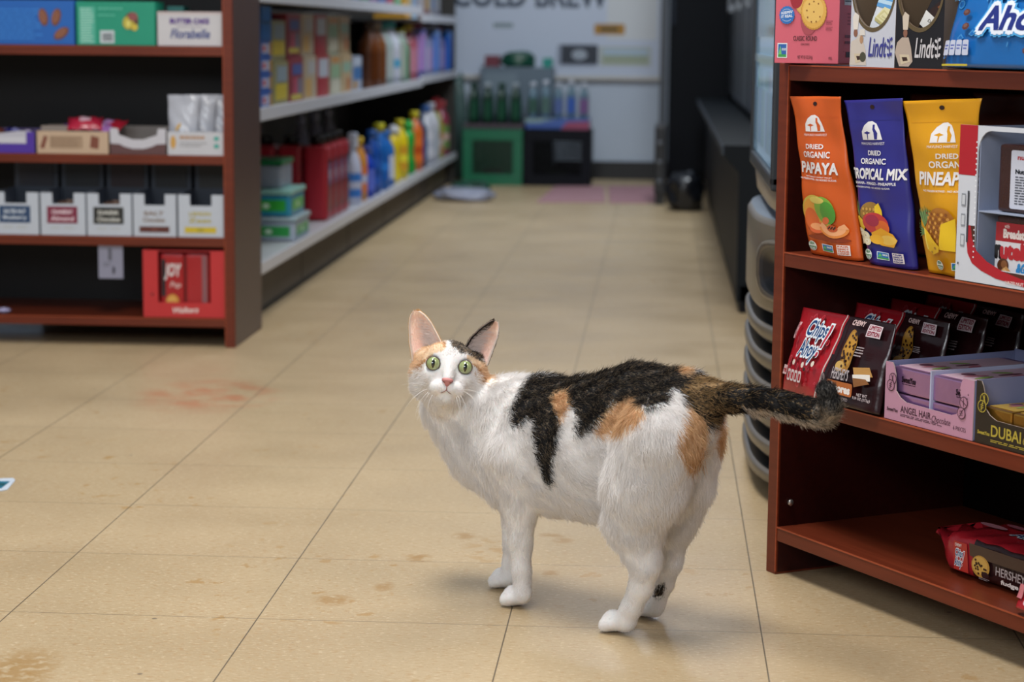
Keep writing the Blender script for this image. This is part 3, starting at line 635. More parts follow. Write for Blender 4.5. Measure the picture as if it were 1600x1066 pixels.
# ---- hazelnut spread display box
def spread_display():
    s0, s1, z0, H, D = .349, .560, .4315, .178, .12; w = s1 - s0
    r = empty('display_box', W((s0 + s1)/2, .0, z0), RBZ); tag(r, 'white and red open display box of chocolate spread snack packs on the second shelf', 'display box')
    mb = MB(); h = w/2
    outer = [(0, 0), (1, 0), (1, 1), (0, 1)]
    # frame with a rounded opening
    op = []
    ox0, ox1, oy0, oy1, rx, ry = .155, .93, .10, .97, .10, .14
    for cx, cy, a0 in ((ox1 - rx, oy0 + ry, -90), (ox1 - rx, oy1 - ry, 0), (ox0 + rx, oy1 - ry, 90), (ox0 + rx, oy0 + ry, 180)):
        for k in range(7):
            a = math.radians(a0 + 15*k); op.append((cx + rx*math.cos(a), cy + ry*math.sin(a)))
    from mathutils.geometry import tessellate_polygon
    allp = outer + op; tr = tessellate_polygon([[Vector((u*w, v*H, 0)) for u, v in outer], [Vector((u*w, v*H, 0)) for u, v in reversed(op)]])
    seq = outer + list(reversed(op)); n = len(seq)
    V = [(-h + u*w, 0, v*H) for u, v in seq] + [(-h + u*w, .0015, v*H) for u, v in seq]
    F = [tuple(q) for q in tr] + [tuple(i + n for i in reversed(q)) for q in tr]
    F += [(i, (i+1) % 4, (i+1) % 4 + n, i + n) for i in range(4)] + [(4 + i, 4 + (i+1) % (n-4), 4 + (i+1) % (n-4) + n, 4 + i + n) for i in range(n - 4)]
    mb.add(V, F, '#cfd2da')
    P = Print(mb, flat((-h, 0, 0), (w, 0, 0), (0, 0, H)), step=.0003)
    P.rect(0, .68, .148, 1.0, '#b01a28')
    P.poly([(.118, .36), (.135, .27), (.172, .20), (.262, .14), (.40, .09), (.57, .058), (.9, .04), (.9, .085), (.5, .095), (.25, .098), (.19, .13), (.16, .20), (.152, .36)], '#4a2418')
    P.poly([(.085, .36), (.09, .25), (.10, .18), (.14, .12), (.22, .08), (.34, .045), (.57, .018), (.9, .005), (.9, .045), (.57, .062), (.40, .095), (.262, .145), (.172, .205), (.135, .275), (.118, .36)], '#b01a28')
    P.text('HAZELNUT SPREAD - BREADSTICKS', .42, .022, .88, .042, '#ead6d2', bold=.03)
    for k in range(3): P.rect(.035, .22 + .13*k, .07, .30 + .13*k, '#8e9299'); P.rect(.04, .23 + .13*k, .065, .29 + .13*k, '#c9ccd2')
    P.rect(.085, .25, .10, .58, '#3a3d44'); P.rect(.02, .1, .03, .115, '#3a3d44')
    # little perforation teeth along the opening
    for k in range(22): P.ell(ox0 - .003, .16 + .035*k, .006, .006, '#e8eaef', n=6)
    mb.build('front_panel', CARD, r)
    for sx in (-h + .034, h - .0015):
        mb = MB(); mb.box((sx, .0016, 0), (sx + .0015, D, H), '#8f99b2'); mb.build('side_panel', CARD, r)
    mb = MB(); mb.box((-h + .0345, D - .0015, 0), (h - .0015, D, H), '#7f8aa4'); mb.build('back_panel', CARD, r)
    mb = MB(); mb.box((-h + .0345, .0016, 0), (h - .0015, D - .0016, .0015), '#8f99b2'); mb.box((-h + .0345, .0016, .0805), (h - .0015, D - .0016, .082), '#9aa4bb'); mb.build('tier', CARD, r)
    for k, (zz, lab) in enumerate(((.0022, 'lower chocolate spread snack pack with red band and white label in the display box'), (.0825, 'upper brown snack pack with nutrition label in the display box'))):
        o0 = W(.404, .012, z0 + zz); t = empty('snack_pack', o0, RBZ); tag(t, lab, 'snack pack')
        mb = MB(); hh = .076
        prof = [(.0, 0), (1, 0)]
        mb.box((0, 0, 0), (.105, .085, hh), '#3a1d14' if k else '#3a1d14', bev=.004)
        P = Print(mb, flat((0, 0, 0), (.105, 0, 0), (0, 0, hh)), step=.0003)
        if k == 0:
            P.rect(.0, .02, 1, .62, '#d9d6da'); P.rect(.0, .62, 1, .90, '#a8232a'); P.text('with', .14, .82, .22, .88, '#e6d2cc'); P.text('Breadsticks', .13, .68, .62, .80, '#e9dcd8', bold=.06)
            P.text('n', -.02 + .03, .38, .10, .54, '#1d1a1c', bold=.08); P.text('utella', .10, .38, .62, .60, '#b3242c', bold=.07); P.text('&GO!', .36, .18, .62, .32, '#2e86c2', bold=.06, shear=.3)
            P.ell(.14, .27, .09, .10, '#5a3420', rot=-30); P.ell(.16, .28, .05, .06, '#8a5a38'); P.poly([(.12, .2), (.2, .26), (.44, .02), (.34, .02)], '#c9955a'); P.poly([(.14, .2), (.17, .23), (.38, .02), (.35, .02)], '#e0b57c')
        else:
            P.rrect(.20, .06, .98, .92, .03, '#c9ccda'); P.text('nutella', .30, .78, .62, .86, '#a8232a', bold=.05); P.text('&GO', .5, .71, .62, .76, '#3a7ab5', bold=.05)
            P.text('Nutrition Facts', .28, .58, .8, .64, '#22242c', bold=.06); P.lines(.28, .12, .9, .55, 11, '#4a4d58', seed=4)
        mb.build('pack', FILM, t)
spread_display()

# ---- cookie trays on the bottom shelf
def cookie_tray():
    z0 = .0665; s0, s1, t0, D, H = .283, .478, .050, .105, .050
    mb = MB()
    nu, nv = 20, 10
    prof = []
    ring = []
    # rounded box body with puffed top, crimped fin at the left end
    def ringp(x, sc=1.0, dz=0):
        R_ = []
        for k in range(28):
            a = 2*math.pi*k/28; ca, sa = math.cos(a), math.sin(a)
            y = D/2 + D/2*math.copysign(abs(ca)**.35, ca)*sc; z = H/2 + H/2*math.copysign(abs(sa)**.4, sa)*sc
            if sa > .2: z += .004 * math.sin(math.pi * min(max((x - s0)/(s1 - s0), 0), 1)) + .0012*math.sin(x*140 + k)
            R_.append((x, y, max(z + dz*(1 - sc), 0)))
        return R_
    xs = [s0 + .012 + (s1 - s0 - .012)*k/nu for k in range(nu + 1)]
    V = ringp(s0 - .034, .0, .04); V = [(s0 - .034 + .002*math.sin(k*2.2), D/2 + (D*.34)*math.cos(2*math.pi*k/28), .040 + .0008*math.sin(2*math.pi*k/28) + .004*math.sin(k*1.3)) for k in range(28)]
    V += [(s0 - .016 + .001*math.sin(k*2.2), D/2 + (D*.40)*math.cos(2*math.pi*k/28), .036 + .0030*math.sin(2*math.pi*k/28)) for k in range(28)]
    V += [(x, y*.9 + D*.05, z*.75 + .006) for x, y, z in ringp(s0, 1)]
    for x in xs: V += ringp(x)
    nr = len(V)//28; F = []; C = []
    for i in range(nr - 1):
        for k in range(28):
            k2 = (k+1) % 28; F.append((i*28 + k, i*28 + k2, (i+1)*28 + k2, (i+1)*28 + k))
            a = 2*math.pi*(k + .5)/28; x = V[i*28 + k][0]; fr = (x - s0)/(s1 - s0); top = math.sin(a) > .35
            C.append(srgb('#a21f2a' if (fr < .27 + (.02 if not top else .9) if top and math.cos(a) > -.75 else fr < .26) else '#2b1618'))
    F.append(tuple(reversed(range(28)))); C.append(srgb('#a21f2a')); F.append(tuple(range((nr-1)*28, nr*28))); C.append(srgb('#2b1618'))
    V = [(x - s0, y, z) for x, y, z in V]
    mb.add(V, F, C, 0, True)
    L_ = s1 - s0
    P = Print(mb, flat((0, -.0016, 0), (L_, 0, 0), (0, 0, H)), step=.0003)
    P.poly([(.13, .15), (.27, .15), (.245, .84), (.12, .84)], '#b03028'); logo(P, .14, .20, .225, .66); P.text('CHEWY', .135, .72, .20, .80, '#e0c8c2', bold=.05)
    P.poly([(.27, .90), (.28, .60), (.98, .62), (.98, .90)], '#4a362c')
    P.ell(.385, .42, .085, .26, '#b98a3c'); P.ell(.38, .44, .07, .21, '#cba04e')
    rr = random.Random(2)
    for _ in range(16):
        a = rr.uniform(0, 6.28); q = rr.random() ** .5; P.ell(.38 + .06*q*math.cos(a), .43 + .19*q*math.sin(a), .010, .03, '#3a2013', n=6)
    P.ell(.435, .25, .035, .08, '#2b1618'); 
    P.text("HERSHEY'S", .53, .34, .84, .56, '#a5999a', bold=.02); P.text('fudge filled', .58, .14, .90, .28, '#d9cfcb', bold=.05); P.lines(.38, .12, .48, .18, 2, '#8f8384')
    P2 = Print(mb, flat((0, .018, H + .0058), (L_, 0, 0), (0, D - .036, 0)), step=.0003)
    logo(P2, .42, .20, .80, .85); P2.ell(.18, .45, .12, .10, '#c98a94', rot=10); P2.ell(.28, .75, .10, .08, '#b56a76')
    o = mb.build('cookie_tray_pack', FILM); o.matrix_world = MR @ Matrix.Translation((s0, t0, z0)); tag(o, 'red and brown fudge filled cookie pack lying on the bottom shelf', 'cookie pack')
cookie_tray()
def liftbag(P):
    doodles(P, 20, '#c2404a', 9, .1, .95, .05, .95, .03, 1.2)
    P.rrect(-.0, .50, .16, .96, .03, '#cf7d90', asp=1); P.ell(.0, .73, .09, .2, '#cf7d90'); P.text('LIFT', .02, .62, .11, .85, '#a51d27', bold=.05)
    P.rect(.02, .12, .07, .30, '#c9737c'); P.rrect(.10, .06, .24, .26, .02, '#d9b9c0', asp=1); P.text('150', .12, .14, .22, .20, '#a51d27', bold=.04)
    logo(P, .35, .35, .75, .85)
pouch('cookie_bag', 'red cookie bag with pink lift tab at the right end of the bottom shelf', 'cookie bag',
      [(.482, .030, .160), (.68, .030, .162), (.69, .006, .0715), (.474, .006, .0715)], .034, BAGRED, liftbag, mats=FILM, topseal=.97, seed=41)

# ---- goods on top of the low bookcase
def cracker_box():
    C1 = Vector((.2195, 2.7435, .6735)); ang = math.radians(-24)
    o_ = empty('cracker_box', C1, ang); tag(o_, 'pink box of round crackers on top of the low bookcase', 'box')
    mb = MB(); w, D, H = .085, .055, .19
    mb.box((-w, 0, 0), (0, D, H), '#cf6070', bev=.0008)
    f = quad_uv([(1209, -104), (1301, -104), (1301, 97), (1209, 97)]); P = Print(mb, flat((-w, 0, 0), (w, 0, 0), (0, 0, H)), step=.0003)
    c = lambda x, y: f(1200 + x/5.714, y/5.714)
    P.rect(*c(75, 515), *c(157, 402), '#dfe4e4'); P.rect(*c(82, 508), *c(150, 488), '#3f9a4c'); P.rect(*c(82, 488), *c(150, 410), '#2c5fa8'); P.poly([c(84, 488), c(100, 420), c(112, 488)], '#6fc06a'); P.text('NON GMO', *c(112, 460), *c(148, 440), '#dfe4e4', bold=.04)
    P.text('CLASSIC ROUND', *c(205, 384), *c(400, 346), '#5e2a30', bold=.03); P.text('CRACKERS', *c(268, 416), *c(340, 402), '#5e2a30', bold=.02)
    P.text('NET WT 8.5 OZ (241g)', *c(245, 526), *c(368, 494), '#5e2a30', bold=.02); P.text('PEEL', *c(500, 522), *c(530, 502), '#7a3a42')
    P.lines(*c(470, 262), *c(528, 228), 3, '#8a3f48'); P.lines(*c(470, 305), *c(528, 275), 3, '#8a3f48')
    P.ell(*c(330, 225), .13, .10, '#a84a54'); 
    u, v = c(270, 100); P.ell(u, v, .16, .075, '#c9974a', rot=-20, star=-.05, ns=1, n=48); P.ell(u, v + .004, .15, .068, '#d9ab5c', rot=-20)
    u, v = c(225, 60); P.ell(u, v, .10, .07, '#9c2430'); P.ell(u - .04, v + .04, .07, .05, '#5a2a1c')
    u, v = c(370, 165); P.ell(u, v, .205, .120, '#c08a35', star=-.04, ns=1, n=60); P.ell(u, v + .003, .195, .112, '#dba94f', star=-.04, ns=1, n=60); P.ell(u - .01, v + .012, .16, .085, '#e3b964')
    for k in range(9):
        a = k*.7 + .2; q = .11 if k else 0; P.ell(u + q*math.cos(a), v + q*.62*math.sin(a), .012, .006, '#8a5a24', n=8)
    u, v = c(150, 190); P.ell(u, v, .125, .062, '#2f6fb8', star=-.09, ns=1, n=36); P.text("KEEPIN'", u - .09, v + .003, u + .09, v + .022, '#e3e9f2', bold=.04, rise=.01); P.text('IT REAL', u - .09, v - .022, u + .09, v - .003, '#e3e9f2', bold=.04, rise=.01)
    for k in range(7): P.ell(u - .06 + .02*k, v + .040 - .001*(k-3)**2, .008, .003, '#b9cfe8', n=6); P.ell(u - .06 + .02*k, v - .040 + .001*(k-3)**2, .008, .003, '#b9cfe8', n=6)
    P2 = Print(mb, flat((0, 0, 0), (0, D, 0), (0, 0, H)), step=.0003)
    P2.rect(.30, .385, 1.0, .66, '#cdd6e2'); P2.lines(.34, .40, .98, .64, 10, '#2c3240', seed=3); P2.lines(.55, .25, .98, .34, 4, '#a03a4c', seed=4); P2.lines(.4, .12, .98, .20, 2, '#7a2a3c'); P2.lines(.5, .04, .98, .08, 1, '#2c1a20', .9)
    P2.poly([(.30, .075), (.34, .085), (.40, .07), (.36, .08)], '#3a1a22')
    mb.build('carton', CARD, o_)
cracker_box()
def lindt_carton(label, s0, s1, col, ink, barcol, bar_label, dark):
    w = s1 - s0; D, H, z0 = .10, .20, .6712
    r = empty('display_carton', W(s0, .0, z0), RBZ); tag(r, label, 'display carton')
    mb = MB(); n = 22; cz = .097; rad_u = w*.46; rad_v = .050
    pts = [(0, 0), (w, 0), (w, cz)] + [(w/2 + rad_u*math.cos(a), cz - rad_v*math.sin(a)) for a in [math.pi*k/n for k in range(n + 1)]] + [(0, cz)]
    from mathutils.geometry import tessellate_polygon
    tr = tessellate_polygon([[Vector((x, y, 0)) for x, y in pts]]); m = len(pts)
    V = [(x, 0, y) for x, y in pts] + [(x, .0022, y) for x, y in pts]
    F = [tuple(q) for q in tr] + [tuple(i + m for i in reversed(q)) for q in tr] + [(i, (i+1) % m, (i+1) % m + m, i + m) for i in range(m)]
    mb.add(V, F, [srgb(col)]*len(tr) + [srgb('#6e5c4a')]*len(tr) + [srgb('#6e5c4a')]*m)
    P = Print(mb, flat((0, 0, 0), (w, 0, 0), (0, 0, .1)), step=.0003)
    # kraft rim round the cut
    P.poly([(.5 + .46*math.cos(a), .97 - .50*math.sin(a)) for a in [math.pi*k/n for k in range(n+1)]] + [(.5 + .50*math.cos(a), .97 - .55*math.sin(a)) for a in [math.pi*(n-k)/n for k in range(n+1)]], '#5f5036')
    # a confectioner in white at work
    q = .0 if not dark else .02
    P.poly([(0, .02), (.38, .02), (.36, .20), (.30, .30), (.30, .36), (.20, .40), (.14, .34), (.02, .30)] if not dark else [(0, .18), (.04, .30), (.14, .36), (.28, .36), (.34, .24), (.38, .08), (.30, .02), (.1, .02)], '#c9bfb5' if not dark else '#b5a496')
    P.ell(.12 + .09*dark, .41, .045, .05, '#8a5f4c'); P.poly([(.07 + .09*dark, .45), (.17 + .09*dark, .45), (.19 + .09*dark, .62), (.10 + .09*dark, .66), (.05 + .09*dark, .6)], '#ddd6cd' if not dark else '#cdbfae')
    P.poly([(.10, .16), (.30, .16), (.34, .08), (.14, .04)], '#cbbca2'); P.poly([(.15, .13), (.26, .13), (.28, .09), (.18, .08)], '#3a241c')
    if not dark:
        P.ell(.26, .33, .04, .05, '#b08a6a'); P.ell(.30, .12, .07, .06, '#4a4a3a'); P.poly([(.22, .38), (.34, .38), (.33, .46), (.22, .45)], '#d8d2ca')
    P.text('Lindt', .42, .12, .83, .36, ink, bold=.02, shear=.25)
    P.ell(.895, .24, .008, .13, ink); 
    for a, b in ((.86, .32), (.93, .34), (.86, .24), (.94, .25), (.87, .15), (.93, .16)): P.ell(a, b, .028, .02, ink, rot=35 if a > .9 else -35, n=10)
    mb.build('front_panel', CARD, r)
    for sx in (0, w - .002):
        mb = MB(); mb.box((sx + .0001, .0023, 0), (sx + .0019, D, H), '#6e5c4a'); mb.build('side_panel', CARD, r)
    mb = MB(); mb.box((.002, D - .0022, 0), (w - .002, D - .0002, H), '#5d4d3e'); mb.build('back_panel', CARD, r)
    mb = MB(); mb.box((.002, .0024, 0), (w - .002, D - .0024, .0015), '#5d4d3e'); mb.build('bottom_panel', CARD, r)
    # tilted bar leaning inside
    t = empty('chocolate_bar', W(s0, .0, z0), RBZ); tag(t, bar_label, 'chocolate bar')
    Mb = Matrix.Translation((w*.24, .012, .004)) @ Matrix.Rotation(math.radians(22 if not dark else 30), 4, 'Y') @ Matrix.Rotation(math.radians(-6), 4, 'X')
    mb = MB(); mb.box((-.022, 0, .012), (.028, .009, .122), barcol, bev=.001, M=Mb)
    S0 = lambda u, v: (Mb @ Vector((-.022 + .050*u, -.0001, .043 + .079*v)), Vector((0, -1, 0)))
    P = Print(mb, S0, step=.0004); P.asp = 2.4
    P.um = (1, 0)
    if not dark:
        P.poly([(0, .30), (0, 1), (1, 1), (1, .44), (.5, .36)], '#5f9bd2'); P.poly([(0, .36), (0, .42), (1, .56), (1, .50)], '#b5d2e6'); P.poly([(.10, .14), (.62, .12), (.90, .26), (.84, .40), (.30, .36)], '#ddd6a8'); P.poly([(.15, .165), (.58, .15), (.80, .26), (.32, .32)], '#cdc48e'); P.poly([(.24, .19), (.54, .175), (.68, .25), (.36, .29)], '#ddd6a8'); P.poly([(.10, .14), (.62, .12), (.62, .08), (.12, .09)], '#b8ae78')
        P.poly([(.62, .34), (1, .30), (1, .48), (.72, .44)], '#d6cfa0'); P.text('Lindt', .32, .205, .56, .235, '#b5ab72', shear=.2)
    else:
        P.rect(0, .0, 1, .24, '#dcdad6'); P.text('DARK', .20, .12, .62, .17, '#2c2a2c', shear=.2); P.poly([(.08, .25), (1, .22), (1, .52), (.3, .50)], '#2e1a14'); P.poly([(.3, .40), (1, .34), (1, .6), (.5, .6)], '#7a4424'); P.poly([(.6, .42), (1, .38), (1, .46), (.7, .5)], '#b5783f')
    mb.build('wrapper', FILM, t)
lindt_carton('white chocolate bar display carton beside the pink cracker box', .131, .2205, '#c3c6d2', '#3c3f8c', '#d9dde3', 'white chocolate bar with blue wrapper in the white carton', False)
lindt_carton('black chocolate bar display carton between the white carton and the blue bag', .2215, .312, '#15141a', '#c9c6ca', '#1f1c20', 'dark chocolate bar with white lower band in the black carton', True)
BLUE_ = '#1a66b0'
def bluebag(P):
    global BAGRED
    keep = BAGRED; BAGRED = BLUE_; doodles(P, 30, '#3f8ac8', 12, .02, .98, .04, .6, .035, 1.2); BAGRED = keep
    for col, off in (('#4fa3dc', .17), ('#dfe6f2', .10), ('#27337c', .0)):
        P.text('Ahoy', .30, .20, .78, .47, col, bold=.04 + off*.8, shear=.1); P.text('Chips', .32, .50, .84, .74, col, bold=.04 + off*.8, shear=.1)
    P.poly([(.90, .34), (.84, .34), (.90, .74), (1.0, .74)], '#dfe6f2'); P.poly([(.89, .36), (.86, .36), (.91, .72), (.98, .72)], '#b8283c'); P.ell(.85, .27, .04, .04, '#dfe6f2'); P.ell(.85, .27, .028, .028, '#b8283c')
    for k in range(4): P.rrect(.035 + .055*k, .08, .082 + .055*k, .20, .01, '#c3c9dc', asp=1.2); P.lines(.042 + .055*k, .12, .075 + .055*k, .17, 2, '#4a5ab0')
    P.text('WOW', .02, .52, .12, .62, '#5aa5dc', bold=.04, shear=-.2)
    for u, v in ((.17, .42), (.66, .12), (.2, .30), (.74, .15)): P.ell(u, v, .030, .030, '#5a3a34', n=7); P.ell(u - .004, v + .006, .018, .016, '#77534a', n=7)
    P.ell(.97, .17, .06, .05, '#caa37a'); P.rect(.04, .0, .25, .015, '#c9b83c')
pouch('cookie_bag', 'big blue cookie bag on top of the low bookcase beside the black carton', 'cookie bag',
      [(.320, .030, .812), (.56, .030, .812), (.565, .002, .6735), (.318, .002, .6735)], .046, BLUE_, bluebag, mats=FILM, topseal=.97, nu=40, wave=.0007, seed=51)

# ------------------------------------------------------------------ left bookcase goods
def L3(x, y, z): return Vector((x, 4.742 + y, z))
def simple_box(name, label, cat, x0, x1, y0, D, z0, H, col, design=None, mats=None, bev=.001, side=None):
    mb = MB(); w = x1 - x0; mb.box((-w/2, 0, 0), (w/2, D, H), col, bev=bev)
    if design:
        P = Print(mb, flat((-w/2, 0, 0), (w, 0, 0), (0, 0, H)), step=.0004); P.asp = H / w; design(P)
    o = mb.build(name, mats or CARD); o.location = L3((x0 + x1)/2, y0, z0); return tag(o, label, cat)
def d_almond(P):
    for k in range(9): P.lines(.05, .12 + .08*k, .62, .17 + .08*k, 1, '#2f7ed0', .8, seed=k)
    for u, v, r in ((.62, .62, 12), (.78, .62, -14), (.84, .26, -55)): P.ell(u, v, .058, .20, '#6e3f2c', rot=r); P.ell(u - .008, v + .01, .04, .15, '#8f5a42', rot=r); P.ell(u - .01, v + .01, .004, .12, '#5a3222', rot=r)
simple_box('nut_box', 'blue box with almond picture on the top shelf of the left bookcase', 'box', -1.485, -1.303, .006, .09, .6725, .098, '#1560b5', d_almond)
def d_green(P):
    P.rect(.04, .03, .24, .88, '#4fae96'); P.lines(.05, .05, .23, .86, 14, '#a9d8c8', seed=2)
    P.rect(.30, .05, .48, .34, '#c3cdd2'); 
    for k in range(11): P.rect(.33 + .012*k, .10, .337 + .012*k, .28, '#4a4f58')
    P.ell(.70, .56, .09, .20, '#5a3c26'); P.ell(.66, .52, .07, .15, '#b5a83a'); P.ell(.72, .66, .06, .10, '#8a4a4a'); P.ell(.74, .42, .04, .08, '#c9b33c'); P.ell(.66, .5, .03, .08, '#d9cf6a')
    P.lines(.28, .80, .60, .88, 1, '#5fc0a5'); P.lines(.28, .66, .50, .72, 1, '#5fc0a5')
simple_box('nut_box', 'green box with nut picture between the blue box and the white box', 'box', -1.298, -1.121, .006, .09, .6725, .096, '#129273', d_green)
simple_box('nut_box', 'small teal box behind the green and white boxes', 'box', -1.118, -1.08, .11, .06, .6725, .088, '#1d6b66')
def d_flor(P):
    P.rect(0, .93, 1, 1, '#c9b9b9'); P.text('BUTTER CAKE', .20, .66, .80, .80, '#5a3a86', bold=.07); P.text('Florabelle', .20, .22, .82, .50, '#3d4a86', bold=.03, shear=.25); P.lines(.3, .55, .7, .60, 1, '#9a8fa5')
simple_box('cake_box', 'white cake box with purple lettering at the right end of the top shelf', 'box', -1.116, -.972, .006, .09, .6725, .075, '#c7c5c8', d_flor)

def tray(name, label, cat, x0, x1, z0, H, D, col, inner, cutdepth=.35, design=None, shape='dip', back=1.0, backcol=None, yfront=.004, wob=0):
    w = x1 - x0; r = empty(name, L3((x0+x1)/2, yfront, z0)); tag(r, label, cat)
    if shape == 'dip': pts = [(0, 0), (1, 0), (1, 1), (.86, 1), (.84, 1 - cutdepth*.6), (.74, 1 - cutdepth*.75), (.60, 1 - cutdepth), (.40, 1 - cutdepth), (.26, 1 - cutdepth*.75), (.16, 1 - cutdepth*.6), (.14, 1), (0, 1)]
    elif shape == 'square': pts = [(0, 0), (1, 0), (1, 1), (.74, 1), (.74, 1 - cutdepth), (.26, 1 - cutdepth), (.26, 1), (0, 1)]
    elif shape == 'wave': pts = [(0, 0), (1, 0), (1, .95), (.8, 1), (.5, .88), (.25, .80), (0, .78)]
    else: pts = [(0, 0), (1, 0), (1, 1), (0, 1)]
    from mathutils.geometry import tessellate_polygon
    tr = tessellate_polygon([[Vector((x, y, 0)) for x, y in pts]]); m = len(pts)
    V = [(-w/2 + u*w, 0, v*H) for u, v in pts] + [(-w/2 + u*w, .002, v*H) for u, v in pts]
    F = [tuple(q) for q in tr] + [tuple(i + m for i in reversed(q)) for q in tr] + [(i, (i+1) % m, (i+1) % m + m, i + m) for i in range(m)]
    mb = MB(); mb.add(V, F, [srgb(col)]*len(tr) + [srgb(inner)]*len(tr) + [srgb(inner)]*m)
    if design: design(Print(mb, flat((-w/2, 0, 0), (w, 0, 0), (0, 0, H)), step=.0004))
    mb.build('front_panel', CARD, r)
    for sx in (-w/2, w/2 - .0016):
        mb = MB(); mb.box((sx, .0022, 0), (sx + .0016, D, H), inner); mb.build('side_panel', CARD, r)
    mb = MB(); mb.box((-w/2 + .0016, .0022, 0), (w/2 - .0016, D - .002, .0015), inner); mb.box((-w/2 + .0016, D - .0018, 0), (w/2 - .0016, D, H*back), backcol or inner); mb.build('back_panel', CARD, r)
    return r
def candy(label, loc, col, col2, sz=(.05, .03, .018), rot=(0, 0, 0), name='candy_pack', cat='candy', group=None):
    mb = MB(); sx, sy, sz_ = sz; nu, nv = 12, 8; V = []; F = []; C = []
    for side in (1, -1):
        b = len(V)
        for i in range(nv + 1):
            for j in range(nu + 1):
                u, v = j/nu, i/nv; e = max(0, math.sin(math.pi*u))**.5 * max(0, math.sin(math.pi*v))**.5
                fl = 1 + .0*u
                V.append(((u - .5)*sx, (v - .5)*sy*(1 + .15*(abs(u - .5) > .45)), side*(sz_*.5*e + .0004) + .0015*math.sin(u*17 + v*9)))
        for i in range(nv):
            for j in range(nu):
                q = (b + i*(nu+1) + j, b + i*(nu+1) + j+1, b + (i+1)*(nu+1) + j+1, b + (i+1)*(nu+1) + j); F.append(q if side == 1 else q[::-1]); C.append(srgb(col2 if 3 < j < 8 and 2 < i < 6 else col))
    mb.add(V, F, C, 0, True); o = mb.build(name, FILM); o.location = loc; o.rotation_euler = rot; return tag(o, label, cat, group)
def d_purple(P): P.rect(0, 0, 1, .42, '#4a2a9a'); P.rect(.88, 0, 1, .95, '#4a2a9a'); P.rect(.05, .45, .86, .72, '#c9c9d2')
tray('candy_tray', 'purple and white candy tray at the left of the second shelf', 'tray', -1.55, -1.398, .4315, .050, .12, '#b9b8c4', '#5a4a7a', shape='wave', design=d_purple)
candy('brown candy pack lying in the left part of the purple tray', L3(-1.50, .03, .478), '#5a2c22', '#b06a3c', rot=(.5, .1, .3)); candy('navy candy pack lying in the purple tray beside the brown one', L3(-1.455, .05, .474), '#2a2a6a', '#8a8ac0', rot=(.5, .2, -.2)); candy('dark candy pack at the right end of the purple tray', L3(-1.42, .03, .472), '#24203c', '#b5a9c4', sz=(.04, .03, .015), rot=(.6, 0, .1))
def d_tan(P):
    P.poly([(.04, .25), (.10, .80), (.15, .75), (.10, .22)], '#7a4230'); P.poly([(.74, .28), (.76, .82), (.87, .74), (.86, .22)], '#7a4230'); P.rect(.18, .25, .64, .78, '#a58a70'); P.lines(.19, .28, .63, .76, 6, '#8a7058', .5)
tray('candy_tray', 'tan chocolate tray printed with brown bars on the second shelf, left bookcase', 'tray', -1.392, -1.230, .4315, .050, .13, '#c0a68c', '#8a7360', shape='plain', design=d_tan)
simple_box('chocolate_box', 'grey-brown chocolate box lying in the tan tray', 'box', -1.385, -1.325, .012, .09, .4345, .058, '#8c8078')
for k, (x, z, c, c2, rz) in enumerate(((-1.290, .497, '#a8233c', '#c9a3b0', .2), (-1.262, .482, '#9a6aa8', '#c9b0d2', -.1), (-1.305, .482, '#8a5a9a', '#bfa5c9', .3), (-1.245, .490, '#a02032', '#b58ac0', -.3))):
    candy(['red and pink', 'lilac', 'violet', 'dark red'][k] + ' crumpled candy pack ' + ['topmost in', 'at the front right of', 'in the middle of', 'at the right end of'][k] + ' the tan tray', L3(x, .035 + .01*k, z), c, c2, sz=(.075, .05, .025), rot=(.5, 0, rz))
def d_tray(P): P.poly([(0, .0), (1, .0), (1, .42), (.84, .40), (.74, .30), (.60, .22), (.40, .22), (.26, .30), (.16, .40), (0, .42)], '#5c3c3c')
tray('candy_tray', 'nearly empty white tray with wavy front between tan tray and white bag carton', 'tray', -1.226, -1.100, .4315, .058, .14, '#c3c2ca', '#77706c', cutdepth=.42, design=d_tray)
def d_wbag(P): P.ell(.10, .55, .05, .28, '#c99a4a'); P.lines(.22, .68, .68, .84, 1, '#b08a6a', .8); P.lines(.22, .34, .72, .58, 2, '#9a9a9e'); P.ell(.88, .72, .05, .1, '#4fa59a'); P.ell(.88, .40, .05, .1, '#4fa59a')
tray('bag_carton', 'white open carton holding clear snack bags at the right of the second shelf', 'carton', -1.096, -.971, .4315, .052, .12, '#c3c4ca', '#a5a6ac', shape='plain', design=d_wbag)
for k in range(3):
    x = -1.066 + .032*k; mb = MB(); 
    V = []; F = []; nu, nv = 10, 14
    for side in (1, -1):
        b = len(V)
        for i in range(nv + 1):
            for j in range(nu + 1):
                u, v = j/nu, i/nv; e = max(0, math.sin(math.pi*u))**.5 * (1 - v**4)
                V.append(((u - .5)*(.060 + .010*v), -side*(.009*e + .0005) + .0016*math.sin(u*11 + v*17 + k*2) + .012*v, v*.128))
        for i in range(nv):
            for j in range(nu):
                q = (b + i*(nu+1) + j, b + i*(nu+1) + j+1, b + (i+1)*(nu+1) + j+1, b + (i+1)*(nu+1) + j); F.append(q if side == 1 else q[::-1])
    mb.add(V, F, '#b9bcc6', 0, True)
    Sg = lambda u, v: (Vector(((u - .5)*.06, -.0105 + .012*v - .0005, v*.128)), Vector((0, -1, 0)))
    Pg = Print(mb, Sg, step=.0006); Pg.ell(.35, .45, .12, .04, '#c9a04a', rot=30); Pg.ell(.65, .42, .12, .04, '#d9d9de', rot=-20)
    o = mb.build('snack_bag', FILM); o.location = L3(x, .024 + .026*k, .436); tag(o, ['left', 'middle', 'right'][k] + ' clear silvery snack bag standing in the white open carton', 'snack bag', 'clear snack bags in the carton')
